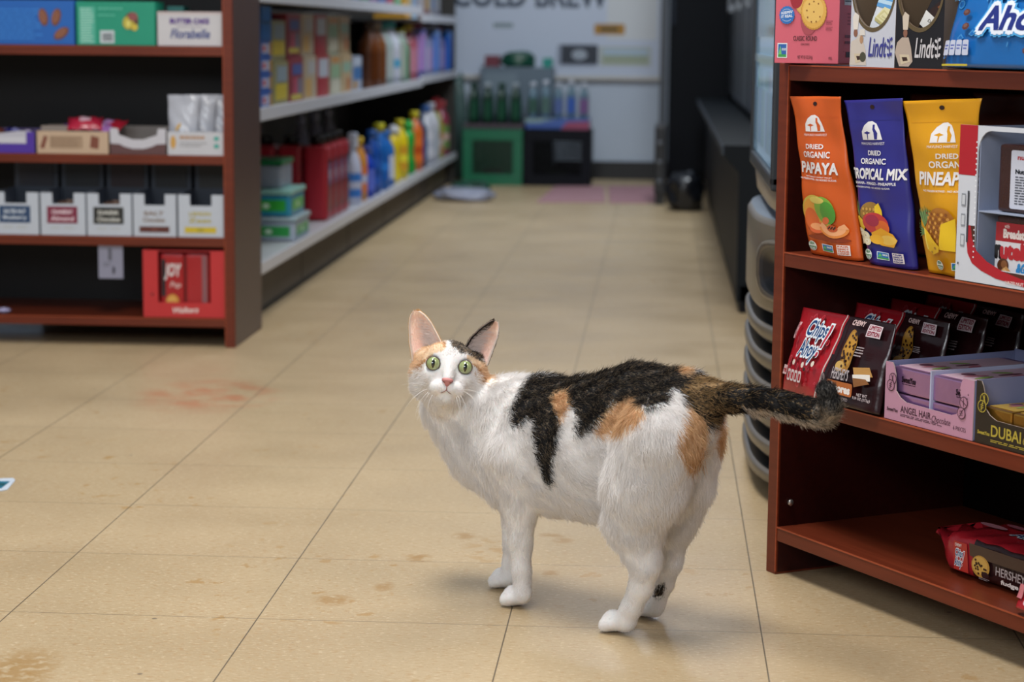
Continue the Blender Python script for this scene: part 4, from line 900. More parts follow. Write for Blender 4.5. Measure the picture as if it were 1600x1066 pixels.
# five white bar cartons with tall backs
LABS = [('#1f3f66', '#c9d2dc', 'navy'), ('#7a1f3c', '#dcc4cc', 'maroon'), ('#22221f', '#c9c9c2', 'black'), (None, '#8a7a70', 'white and brown'), (None, '#b5a95a', 'white and yellow')]
xs5 = [(-1.497, -1.392), (-1.387, -1.285), (-1.281, -1.180), (-1.176, -1.079), (-1.074, -.972)]
for k, (x0, x1) in enumerate(xs5):
    bg, ink, nm = LABS[k]
    def d_bar(P, k=k, bg=bg, ink=ink):
        if bg: P.rect(.14, .28, .82, .68, bg)
        P.text(['SALTED NUT', 'CRANBERRY', 'DARK', 'SALT', 'LEMON'][k], .24, .50, .72, .60, ink, bold=.05); P.text(['Blueberry', 'Almond', 'Chocolate', 'Chocolate', 'Zest'][k], .22, .34, .74, .45, ink, bold=.04)
        if bg: P.lines(.22, .16, .44, .20, 1, '#b0b0a0'); P.lines(.52, .16, .74, .20, 1, '#b0b0a0')
        else: P.rect(.14, .10, .84, .24, '#5a2a22' if k == 3 else '#c9b22c'); P.rect(.42, .13, .56, .21, '#6e3a30' if k == 3 else '#a89a2c')
    r = tray('bar_carton', ['leftmost white snack bar carton with navy label on the third shelf', 'white snack bar carton with maroon label, second from left', 'white snack bar carton with black label in the middle of five', 'white snack bar carton with brown band, fourth from left', 'white snack bar carton with yellow band at the right end of the row'][k], 'carton', x0, x1, .2485, .095, .17, '#bcc3ce', '#8f98a6', cutdepth=.26, shape='square', design=d_bar, back=1.6, backcol='#38404e')
    w = x1 - x0
    mb = MB(); mb.box((-w/2 + .012, .1655, .098), (w/2 - .012, .168, .150), ['#22202c', '#15181f', '#2a141a', '#15161a', '#2c2a26'][k]); mb.build('back_print', CARD, r)
    if k in (1, 2): candy('brown wrapped bar lying in the %s label carton' % ('maroon' if k == 1 else 'black'), L3((x0+x1)/2 + .01, .03, .316), '#5a4438', '#8a7468', sz=(.055, .03, .018), rot=(.3, 0, .5))
# the red cookie carton on the lowest shelf and a hanging price tag
def red_carton():
    x0, x1, z0, H, D = -1.156, -.971, .0665, .152, .14; w = x1 - x0
    r = empty('cookie_carton', L3((x0+x1)/2, .004, z0)); tag(r, 'bright red open cookie carton on the lowest shelf of the left bookcase', 'carton')
    mb = MB(); mb.box((-w/2, 0, 0), (w/2, .002, .034), '#c02a2c'); mb.box((-w/2, 0, .034), (-w/2 + .034, .002, H), '#c02a2c'); mb.box((w/2 - .032, 0, .034), (w/2, .002, H), '#c02a2c'); mb.box((-w/2 + .034, 0, H - .003), (w/2 - .032, .002, H), '#a82224')
    P = Print(mb, flat((-w/2, 0, 0), (w, 0, 0), (0, 0, H)), step=.0004); P.text('Walkers', .36, .06, .68, .15, '#e3c9c4', bold=.04, shear=.25, rise=.015); P.text('x', .09, .32, .13, .36, '#6a1416', bold=.05)
    mb.build('front_panel', CARD, r)
    mb = MB(); mb.box((-w/2, .0022, 0), (-w/2 + .002, D, H), '#9a1c1e'); mb.build('side_panel', CARD, r)
    mb = MB(); mb.box((w/2 - .002, .0022, 0), (w/2, D, H), '#9a1c1e'); mb.build('side_panel', CARD, r)
    mb = MB(); mb.box((-w/2 + .002, D - .002, 0), (w/2 - .002, D, H), '#8a181a'); mb.box((-w/2 + .002, .0022, 0), (w/2 - .002, D - .002, .002), '#9a1c1e'); mb.build('back_panel', CARD, r)
    for k in range(2):
        mb = MB(); mb.box((-.028, 0, 0), (.028, .05, .140), '#a81c22', bev=.008)
        P = Print(mb, flat((-.026, 0, 0), (.052, 0, 0), (0, 0, .140)), step=.0005)
        if k == 0: P.rect(.04, .3, .22, .9, '#1c1a22'); P.text('JOY', .16, .56, .92, .84, '#d9cfcf', bold=.05, shear=.2); P.text('Pop', .4, .42, .9, .54, '#d9b9b4', shear=.3); P.ell(.52, .20, .30, .14, '#c98a3c'); P.ell(.5, .21, .22, .10, '#dba654')
        else: P.rect(-.02, .05, .06, .95, '#5a1418'); P.rect(.74, .04, .96, .96, '#8a5a60'); P.rect(.72, .02, .98, .12, '#d9c4c4')
        o = mb.build('cookie_tube', FILM); o.location = L3(-1.092 + .056*k, .012, z0 + .0045); tag(o, ['left red cookie pack with pictured cookie in the bright red carton', 'right plain red cookie pack in the bright red carton'][k], 'cookie pack')
red_carton()
mb = MB(); mb.box((-.028, 0, -.075), (.028, .0012, 0), '#8d8ea2', bev=.0004); P = Print(mb, flat((-.028, 0, -.075), (.056, 0, 0), (0, 0, .075)), step=.0004); P.rect(.4, .55, .55, .92, '#5c5d6a'); P.ell(.62, .25, .06, .12, '#3c3d4a'); P.lines(.2, .35, .5, .5, 2, '#6c6d7a')
o = mb.build('price_tag', CARD); o.location = L3(-1.231, .010, .2265); tag(o, 'white price tag hanging under the third shelf of the left bookcase', 'tag')
candy('small pale lilac packet at the far left of the lowest shelf', L3(-1.482, .02, .073), '#a9a5c9', '#c9c6dc', sz=(.028, .02, .012), name='packet', cat='packet')

# ------------------------------------------------------------------ goods on the long white shelving
def bottle_mb(kind, c, cap, lab, H, R_, lab2=None):
    mb = MB()
    if kind == 'bottle': prof = [(R_*.85, 0), (R_, .006), (R_, H*.62), (R_*.92, H*.70), (R_*.45, H*.84), (R_*.36, H*.88)]; mb.lathe(prof, c, 18, sy=.75); mb.lathe([(R_*.42, H*.88), (R_*.42, H*.98), (R_*.34, H)], cap, 14)
    elif kind == 'spray':
        prof = [(R_*.9, 0), (R_, .006), (R_, H*.50), (R_*.80, H*.62), (R_*.42, H*.74), (R_*.34, H*.78)]; mb.lathe(prof, c, 18, sy=.7); mb.lathe([(R_*.40, H*.78), (R_*.40, H*.86)], cap, 12)
        mb.box((-R_*.7, -R_*.3, H*.86), (R_*.9, R_*.3, H), cap, bev=.004); mb.box((R_*.25, -R_*.12, H*.70), (R_*.5, R_*.12, H*.87), cap, bev=.002)
    elif kind == 'squeeze': prof = [(R_*.85, 0), (R_, .01), (R_*.90, H*.25), (R_*.70, H*.42), (R_*.92, H*.60), (R_*.85, H*.74), (R_*.45, H*.84)]; mb.lathe(prof, c, 18, sy=.6); mb.lathe([(R_*.48, H*.84), (R_*.44, H*.94), (R_*.2, H)], cap, 12)
    elif kind == 'can': mb.lathe([(R_*.9, 0), (R_, .004), (R_, H*.88), (R_*.8, H*.92)], c, 18); mb.lathe([(R_*.82, H*.92), (R_*.82, H*.99), (R_*.6, H)], cap, 14)
    if lab:
        f_ = {'bottle': (.14, .56), 'spray': (.10, .44), 'squeeze': (.05, .24), 'can': (.15, .80)}[kind]; q = 1.012 if kind != 'squeeze' else 1.02
        mb.lathe([(R_*q, H*f_[0]), (R_*q, H*f_[1])], lab, 18, sy={'bottle': .75, 'spray': .7, 'squeeze': .6, 'can': 1}[kind], cap=False)
        if lab2: mb.lathe([(R_*q*1.01, H*(f_[0]*.65 + f_[1]*.35)), (R_*q*1.01, H*(f_[0]*.35 + f_[1]*.65))], lab2, 18, sy={'bottle': .75, 'spray': .7, 'squeeze': .6, 'can': 1}[kind], cap=False)
    return mb
def goods(label, kind, px, zs, H, R_, cols, name=None, X=-1.045, cat='bottle', group=None, Y=None):
    y = onX(px, X) if Y is None else Y
    mb = bottle_mb(kind, cols[0], cols[1], cols[2], H, R_, cols[3] if len(cols) > 3 else None)
    o = mb.build(name or {'bottle': 'bottle', 'spray': 'spray_bottle', 'squeeze': 'squeeze_bottle', 'can': 'aerosol_can'}[kind], PLAST)
    o.location = (X, y, zs); o.rotation_euler = (0, 0, 1.57); return tag(o, label, cat, group)
def gbox(label, px, zs, dims, col, X, designs=None, Y=None, cat='box', name='carton', group=None, seed=0):
    y = onX(px, X) if Y is None else Y
    dx, dy, H = dims; mb = MB(); mb.box((-dx, -dy/2, 0), (0, dy/2, H), col, bev=.002)
    rs = random.Random(seed)
    for S in (flat((0, -dy/2, 0), (0, dy, 0), (0, 0, H)), flat((-dx, -dy/2, 0), (dx, 0, 0), (0, 0, H))):
        P = Print(mb, S, step=.0006)
        for dsg in (designs or []):
            u0, v0, u1, v1, c = dsg; P.rect(u0, v0, u1, v1, c)
    o = mb.build(name, CARD); o.location = (X, y, zs); return tag(o, label, cat, group)
ZD, ZM, ZT = .1405, .5055, .7905
# near end of the bottom deck: wipes tubs
def tub(label, X, Y, z, w, dy, H, col, lid, band=None, clear=False):
    r = empty('storage_tub', (X, Y, z)); tag(r, label, 'tub')
    mb = MB(); mb.box((-w/2, -dy/2, 0), (w/2, dy/2, H*.8), col, bev=.008)
    if band:
        for S in (flat((-w/2, -dy/2, 0), (w, 0, 0), (0, 0, H*.8)), flat((w/2, -dy/2, 0), (0, dy, 0), (0, 0, H*.8))):
            P = Print(mb, S, step=.0006); P.rect(.06, .12, .94, .88, band[0]); P.rrect(.10, .25, .90, .78, .04, band[1]); P.ell(.5, .5, .07, .12, '#cfe8d2')
    mb.build('body', PLAST, r)
    mb = MB(); mb.box((-w/2 - .004, -dy/2 - .004, H*.8 + .0005), (w/2 + .004, dy/2 + .004, H), lid, bev=.004); mb.build('lid', PLAST, r)
tub('lowest pale tub with green dot label, near end of bottom shelf', -1.060, 5.90, ZD, .145, .24, .066, '#a9b6c6', '#9fb4bd', ('#9aaabd', '#2f9a4a'))
tub('teal tub with bright green label stacked on the lowest pale tub', -1.066, 5.89, ZD + .0665, .135, .22, .074, '#2b8fae', '#8cc0b8', ('#2585a8', '#35a83c'))
tub('clear tub with dark green lid on top of the tub stack', -1.085, 5.90, ZD + .1412, .11, .18, .078, '#8f98a8', '#14703e')
# red jugs
def jug(label, X, Y, rows):
    r = empty('detergent_jug', (X, Y, ZD)); tag(r, label, 'jug', 'red jugs on the bottom shelf')
    mb = MB(); mb.box((-.036, -.05, 0), (.036, .05, .226), '#a31f2e', bev=.012)
    P = Print(mb, flat((.036, -.05, 0), (0, .1, 0), (0, 0, .226)), step=.0008); P.rect(.16, .12, .84, .82, '#3c1a2c'); P.rect(.2, .48, .8, .76, '#5a5f86'); P.rect(.22, .2, .78, .42, '#6e2a34')
    P.text('BOLD', .25, .55, .75, .68, '#b9b4cc', bold=.05)
    mb.build('body', PLAST, r)
    mb = MB(); mb.lathe([(.022, .2265), (.022, .250), (.019, .254)], '#17171c', 16); mb.build('cap', PLAST, r)
for i, X in enumerate((-1.035, -1.115, -1.195, -1.275)):
    for j, Y in enumerate((6.48, 6.60, 6.72, 6.84) if i == 0 else (6.48,)):
        jug('red jug with black cap, ' + (['nearest of the aisle-side row', 'second of the aisle-side row', 'third of the aisle-side row', 'farthest of the aisle-side row'][j] if i == 0 else ['second', 'third', 'fourth'][i-1] + ' from the aisle in the front row'), X, Y, 0)
# bottles down the deck
DECK = [(551, 'spray', .235, .042, ('#b9bfd6', '#c3cade', '#3a78c8', '#b9bfd6'), 'white spray bottle with blue label'),
        (560, 'bottle', .215, .040, ('#c98a3c', '#d9b52c', '#d97a3a', '#b9bfd6'), 'orange bottle with yellow cap'),
        (570, 'bottle', .175, .045, ('#1c3fae', '#1c2f8a', '#5a6fd0'), 'cobalt blue bottle'),
        (580, 'bottle', .225, .045, ('#1a4a9c', '#1f5aa8', '#2a5ab5', '#1c4690'), 'dark blue bottle with blue cap'),
        (592, 'bottle', .240, .050, ('#1f62b0', '#c9c42a', '#1f5aa8', '#2f7ad0'), 'blue bottle with yellow cap'),
        (602, 'bottle', .205, .045, ('#2668b5', '#2a6fc0', '#c3cadd'), 'light blue bottle with white label'),
        (614, 'squeeze', .215, .050, ('#d1b81a', '#c4c6cc', '#d9c22a'), 'yellow squeeze bottle with white top'),
        (624, 'bottle', .230, .045, ('#d6bf1c', '#cfc22a', '#c9952c', '#e0d23a'), 'yellow bottle with yellow cap'),
        (637, 'squeeze', .215, .052, ('#1f9a3a', '#2aa845', '#1c8a34'), 'bright green squeeze bottle'),
        (647, 'bottle', .245, .050, ('#c8641f', '#cfc22a', '#d9702a', '#b54a1c'), 'orange bottle with yellow cap'),
        (655, 'bottle', .235, .045, ('#22345a', '#23406e', '#2c4a80'), 'navy bottle'),
        (664, 'bottle', .255, .055, ('#b5b8c2', '#3a66a8', '#c6c8d0', '#b0b4c0'), 'white bottle with blue cap'),
        (672, 'bottle', .260, .055, ('#c0c2ca', '#b9bcc6', '#a9b3bd'), 'white bottle with white cap'),
        (681, 'spray', .275, .050, ('#9a9a3c', '#a8323a', '#b08a5a', '#c9b9b0'), 'olive bottle with red trigger'),
        (689, 'bottle', .255, .050, ('#8a3a4c', '#b54a50', '#6a8a4a', '#c9a9a0'), 'dark red bottle with green label'),
        (697, 'spray', .280, .050, ('#8fb59a', '#c3c6cc', '#4fa05a', '#b0c4cc'), 'pale green spray bottle with white trigger'),
        (705, 'bottle', .250, .050, ('#b0bcc6', '#b9bcc6', '#5a9a6a', '#9ac0cc'), 'white bottle with green label'),
        (712, 'bottle', .235, .050, ('#7aa5bd', '#a9bcc6', '#4a8aa5'), 'pale blue bottle')]
for k, (px, kind, H, R_, cols, lab) in enumerate(DECK): goods('%s, %s past the red jugs on the bottom shelf' % (lab, ORD(k)), kind, px, ZD, H, R_, cols, X=-1.02)
for k, px in enumerate((470, 492, 512)):
    goods('pale grey bottle in the back of the bottom shelf, %s from the near end' % ORD(k), 'bottle', px, ZD, .270, .04, ('#77727c', '#8a8690', '#6a6470'), X=-1.30)
# middle shelf: blue stacked cartons, medicine-like boxes in two tiers
def packs(px0, X, y, z, rows, w, dy, h, cols, where):
    for k in range(rows):
        c, ds = cols[k % len(cols)]
        gbox('%s carton, %s up in the %s' % (ds[0], ['lowest', 'second', 'third', 'fourth', 'fifth', 'sixth'][k], where), px0, z + k*(h + .0006), (w, dy, h), c, X, ds[1], Y=y, seed=k)
bw_ = ('blue and white', [(.10, .25, .70, .8, '#b9c0d9'), (.15, .35, .45, .7, '#b5525c'), (.78, .1, .95, .9, '#c9952c')])
bb_ = ('plain blue', [(.1, .1, .9, .9, '#1766b5')])
packs(0, -1.03, 5.60, ZM, 6, .12, .16, .044, [('#2a58a8', bw_), ('#2a58a8', bw_), ('#2a58a8', bw_), ('#2a58a8', bw_), ('#175fa8', bb_), ('#1a4f86', bb_)], 'near blue stack of the middle shelf')
MID = [(450, '#8f8a60', .12, [(.1, .15, .9, .5, '#c9b32c'), (.2, .55, .9, .9, '#8a9aa5')], 'olive and yellow'),
       (468, '#8a2f3a', .13, [(.12, .08, .88, .2, '#c9b84a'), (.2, .62, .92, .85, '#4a5a9a'), (.3, .2, .55, .55, '#c2566e'), (.6, .2, .9, .55, '#7a7a8a')], 'dark red with blue band'),
       (486, '#b5a58c', .13, [(.1, .1, .6, .5, '#c9a05a'), (.3, .6, .9, .9, '#b0b0b0')], 'sand coloured'),
       (502, '#a83a3c', .13, [(.1, .5, .9, .92, '#b9c0cc'), (.1, .08, .5, .45, '#a8232f')], 'white and red'),
       (524, '#a8a890', .13, [(.1, .45, .95, .75, '#8fae8a'), (.1, .8, .9, .95, '#c08a4a'), (.1, .08, .9, .4, '#c9c4b0')], 'cream and sage green'),
       (545, '#b9a07a', .13, [(.1, .55, .9, .8, '#8fae9a'), (.5, .1, .8, .4, '#b5652c')], 'cream and orange'),
       (562, '#9aa5b9', .12, [(.1, .35, .95, .7, '#3a6fa8'), (.1, .75, .9, .95, '#b9c4d6'), (.1, .1, .5, .3, '#b5852c')], 'pale blue')]
for k, (px, c, h, ds, nm) in enumerate(MID):
    y = 5.82 + .245*k
    gbox('%s carton, %s of the lower tier past the blue stack' % (nm, ORD(k)), px, ZM, (.14, .225, h), c, -1.03, ds, Y=y, seed=k)
    if k < 6: gbox('%s carton, %s of the upper tier past the blue stack' % (nm, ORD(k)), px, ZM + h + .001, (.14, .22, h - .01), c, -1.04, ds[::-1], Y=y + .02, seed=k)
MID2 = [('bottle', .235, .045, ('#6a3a1c', '#3a2418', '#5a2f16'), 'brown bottle with dark cap'), ('bottle', .240, .045, ('#7a4a26', '#8a7a6c', '#6a3c1c'), 'amber bottle with grey cap'),
        ('bottle', .240, .050, ('#9aa8a8', '#1f7a80', '#a5b0b0'), 'grey-white bottle with teal cap'), ('bottle', .245, .052, ('#c0c4d2', '#2a8a90', '#b9bccc', '#4a9ac0'), 'white bottle with teal cap'),
        ('can', .200, .042, ('#8a9a90', '#a9b0b0', '#9aa59a'), 'grey-green can'), ('bottle', .215, .045, ('#1f8a58', '#b5b03a', '#1a7a4a'), 'green bottle with yellow cap'), ('bottle', .225, .045, ('#a85a6a', '#b59a3a', '#b5788a'), 'pink bottle with gold cap'),
        ('can', .230, .045, ('#6a6aa8', '#8a3a4a', '#9a7ab5'), 'violet can with red top'), ('bottle', .235, .048, ('#7a92c6', '#9aa5c9', '#a9b5d9'), 'pale blue bottle'), ('bottle', .220, .048, ('#8a86a8', '#77809a', '#a58ab5'), 'mauve bottle'),
        ('can', .225, .048, ('#6a8ac0', '#9aa0b0', '#5a7ac0'), 'blue can with grey top'), ('bottle', .235, .048, ('#4a6aa8', '#2a4a90', '#7a9ad0'), 'blue bottle with navy cap'), ('bottle', .215, .048, ('#6a5a8a', '#a84a5a', '#8a7ab0'), 'purple bottle with red cap'), ('can', .220, .048, ('#3a6ab0', '#77809a', '#2a5ab0'), 'dark blue can')]
for k, (kind, H, R_, cols, nm) in enumerate(MID2):
    y = 7.58 + .18*k; goods('%s, %s past the cartons on the middle shelf' % (nm, ORD(k)), kind, 0, ZM if y < 8.6 else ZM + .010, H, R_ * 1.15, cols, X=-1.03, Y=y if y < 8.6 else y + .10)
TOP = [('#5a6a86', 'slate blue'), ('#b5a58a', 'tan'), ('#a8a07a', 'khaki'), ('#b08a7a', 'dusty pink'), ('#2a4a8a', 'navy'), ('#1f6a5a', 'dark teal'), ('#7a4a8a', 'plum'), ('#3a5aa0', 'royal blue'), ('#a83a5a', 'crimson'), ('#2a9a4a', 'green'), ('#c9952a', 'amber'), ('#8fb0c9', 'sky blue'), ('#a58a86', 'taupe'), ('#8a5a5a', 'brown-red'), ('#9a9aa0', 'light grey'), ('#7a7a90', 'grey')]
for k, (c, nm) in enumerate(TOP):
    y = 6.35 + .235*k if k < 10 else 8.81 + .235*(k - 10); gbox('%s carton, %s of the row on the top shelf' % (nm, ORD(k)), 0, ZT if y < 8.6 else ZT - .0275, (.13, .20, .20 + .02*(k % 3)), c, -1.035, [(.15, .2, .85, .6, ['#c3c6cc', '#d0b06a', '#8fa5c9'][k % 3]), (.2, .65, .8, .85, c)], Y=y, seed=k)

# ------------------------------------------------------------------ far end of the aisle
def crate(label, x0, x1, y, H, col, dark, PLAST=None):
    PLAST = PLAST or globals()['PLAST']
    r = empty('milk_crate', ((x0+x1)/2, y, 0)); tag(r, label, 'crate'); w = x1 - x0; h = w/2; D = .29
    for nm, M_ in (('front_wall', Matrix.Identity(4)), ('back_wall', Matrix.Translation((0, D, 0)) @ Matrix.Rotation(math.pi, 4, 'Z'))):
        mb = MB(); mb.box((-h, 0, H*.80), (h, .012, H), col, M=M_, bev=.003); mb.box((-h, 0, 0), (h, .012, H*.20), col, M=M_, bev=.003); mb.box((-h, 0, H*.2), (-h + .045, .012, H*.8), col, M=M_); mb.box((h - .045, 0, H*.2), (h, .012, H*.8), col, M=M_)
        for k in range(15): mb.box((-h + .045 + (w - .09)*k/15 - .003, .003, H*.2), (-h + .045 + (w - .09)*k/15 + .003, .009, H*.8), dark, M=M_)
        for k in range(9): mb.box((-h + .045, .004, H*(.25 + .062*k)), (h - .045, .010, H*(.25 + .062*k) + .006), dark, M=M_)
        mb.box((-.045, -.001, H*.22), (.045, .004, H*.29), '#070b0a', M=M_)
        mb.build(nm, PLAST, r)
    for sx in (-h, h - .012):
        mb = MB(); mb.box((sx, .013, 0), (sx + .012, D - .013, H), col, bev=.002); mb.build('side_wall', PLAST, r)
    mb = MB(); mb.box((-h + .013, .013, .004), (h - .013, D - .013, .014), dark); mb.build('base', PLAST, r)
    return r
crate('green plastic crate on the floor at the end of the aisle', -.925, -.645, 10.06, .262, '#0c6546', '#05301f')
crate('black plastic crate beside the green one at the end of the aisle', -.640, -.325, 10.06, .262, '#14161c', '#07080b', DARKM)
mb = MB(); mb.box((-.14, -.10, 0), (.14, .12, .02), '#4a3a44', bev=.003)
o = mb.build('bottle_tray', CARD); o.location = (-.785, 10.20, .2635); tag(o, 'pinkish cardboard tray lying on the green crate', 'tray')
for i in range(4):
    for j in range(2):
        goods('dark green bottle, %s from left in the %s row on the green crate' % (ORD(i), ['front', 'back'][j]), 'bottle', 0, .284, .19 + .012*((i*3) % 3), .032, ('#0f3526', '#9aa5ac' if i % 2 else '#123c2c', '#1b4a36'), X=-.885 + .066*i, Y=10.15 + .09*j, group='dark green bottles on the green crate')
mb = MB(); mb.box((-.15, -.10, 0), (.15, .13, .05), '#3b5aa0', bev=.006); P = Print(mb, flat((-.15, -.10, 0), (.30, 0, 0), (0, 0, .05)), step=.0008); P.poly([(.55, 0), (.65, .7), (1, .8), (1, 0)], '#8f3f60'); P.poly([(0, .6), (0, 1), (.5, 1), (.2, .6)], '#7f9a9a')
o = mb.build('drinks_pack_base', FILM); o.location = (-.485, 10.20, .2635); tag(o, 'blue and pink wrapped base of a drinks pack on the black crate', 'drinks pack')
for i in range(5):
    for j in range(2):
        goods('clear bottle with white cap, %s from left in the %s row over the black crate' % (ORD(i), ['front', 'back'][j]), 'bottle', 0, .314, .165 + .01*(i % 2), .028, ('#5f7a8a', '#c3cad6', ['#3f5f54', '#54706a', '#5a6ea0', '#3f62b0', '#7a5a8a'][i]), X=-.605 + .06*i, Y=10.15 + .085*j, group='clear bottles on the black crate')
# things stacked higher against the wall
def sack(label, x, y, z, sx, sy, sz, col, name='bag', cat='bag', seed=0, mats=None, rz=0.0):
    bm = bmesh.new(); bmesh.ops.create_icosphere(bm, subdivisions=4, radius=1)
    for v in bm.verts:
        p = v.co.copy(); n_ = noise.noise(p * 1.8 + Vector((seed, 0, 0))) * .22 + noise.noise(p * 5 + Vector((0, seed, 0))) * .07
        q = Vector([math.copysign(abs(c) ** .75, c) for c in p]) * (1 + n_); v.co = Vector((q.x*sx, q.y*sy, max(q.z, -.85)*sz + .85*sz))
    V = [v.co.copy() for v in bm.verts]; F = [[v.index for v in f.verts] for f in bm.faces]; bm.free()
    zmin = min(v.z for v in V); V = [Vector((v.x, v.y, v.z - zmin)) for v in V]
    mb = MB(); mb.add(V, F, col, 0, True); o = mb.build(name, mats or FILM); o.location = (x, y, z); o.rotation_euler = (0, 0, rz); return tag(o, label, cat)
def carton_at(label, x0, x1, y0, y1, z0, z1, col, ds=(), name='carton', mats=None, cat='box'):
    mb = MB(); w = x1 - x0; mb.box((-w/2, 0, 0), (w/2, y1 - y0, z1 - z0), col, bev=.003); P = Print(mb, flat((-w/2, 0, 0), (w, 0, 0), (0, 0, z1 - z0)), step=.0008)
    for u0, v0, u1, v1, c in ds: P.rect(u0, v0, u1, v1, c)
    o = mb.build(name, mats or CARD); o.location = ((x0+x1)/2, y0, z0); return tag(o, label, cat)
carton_at('tall grey-blue stacked carton behind the bottles at the back wall', -.87, -.52, 10.38, 10.58, 0, .545, '#5f6f7c', [(.05, .6, .5, .95, '#6f7f8a')])
sack('dark green bag lying on the grey-blue carton', -.70, 10.48, .5455, .085, .05, .040, '#174a3a', seed=3)
carton_at('small dark red box beside the dark green bag', -.855, -.785, 10.43, 10.55, .5455, .600, '#6a2a38')
carton_at('small teal box right of the dark green bag', -.575, -.53, 10.43, 10.53, .5455, .590, '#148a7c')
sack('crumpled grey-green bag standing left of the grey-blue carton at the back wall', -.985, 10.49, .0, .04, .05, .27, '#4c625f', seed=8)
# papers and mats on the floor
def floor_sheet(name, label, cat, pts, col, th=.004, mats=None, ds=None):
    P_ = [gp(*p) for p in pts]; c = sum(P_, Vector()) / len(P_); n = len(P_)
    V = [p - c + Vector((0, 0, .0004)) for p in P_] + [p - c + Vector((0, 0, th)) for p in P_]
    mb = MB(); F = [tuple(reversed(range(n))), tuple(range(n, 2*n))] + [(i, (i+1) % n, (i+1) % n + n, i + n) for i in range(n)]
    mb.add(V, F, col); o = mb.build(name, mats or MATT); o.location = c
    if ds: ds(mb, c)
    return tag(o, label, cat)
floor_sheet('floor_mat', 'pink floor mat left of the other pink mat at the aisle end', 'mat', [(838, 317), (946, 317), (944, 292), (868, 292)], '#a98086')
floor_sheet('floor_mat', 'pink floor mat nearest the black fridge at the aisle end', 'mat', [(952, 318), (1036, 318), (1034, 292), (950, 292)], '#a57b82')
sack('low white and grey plastic bag on the floor by the shelving end', gp(700, 318).x + .05, gp(700, 312).y, 0, .12, .12, .028, '#8f93a5', name='plastic_bag', seed=5)
sack('dark green crumpled bag on the floor before the green crate', gp(712, 296).x + .075, gp(712, 296).y - .1, 0, .09, .07, .025, '#1f4a3c', seed=6)
# floor sticker
pts = [(-30, 765), (2, 768), (12, 766), (24, 751), (20, 748), (-30, 750)]
floor_sheet('floor_sticker', 'white floor sticker with teal picture at the left edge of the photo', 'sticker', pts, '#c6d0dc', th=.0012, mats=CARD)
mb = MB(); q = [gp(-26, 762, .0015), gp(2, 763, .0015), gp(16, 752, .0015), (gp(-26, 752, .0015))]; c = sum(q, Vector())/4
mb.add([p - c for p in q], [(0, 1, 2, 3)], '#28708a'); q2 = [gp(-26, 758, .0018), gp(6, 759, .0018), gp(10, 755, .0018), gp(-26, 754, .0018)]; mb.add([p - c for p in q2], [(0, 1, 2, 3)], '#12505a')
st = [o for o in bpy.data.objects if o.name.startswith('floor_sticker')][0]
o = mb.build('printed_picture', CARD); o.parent = st; o.location = c - st.location

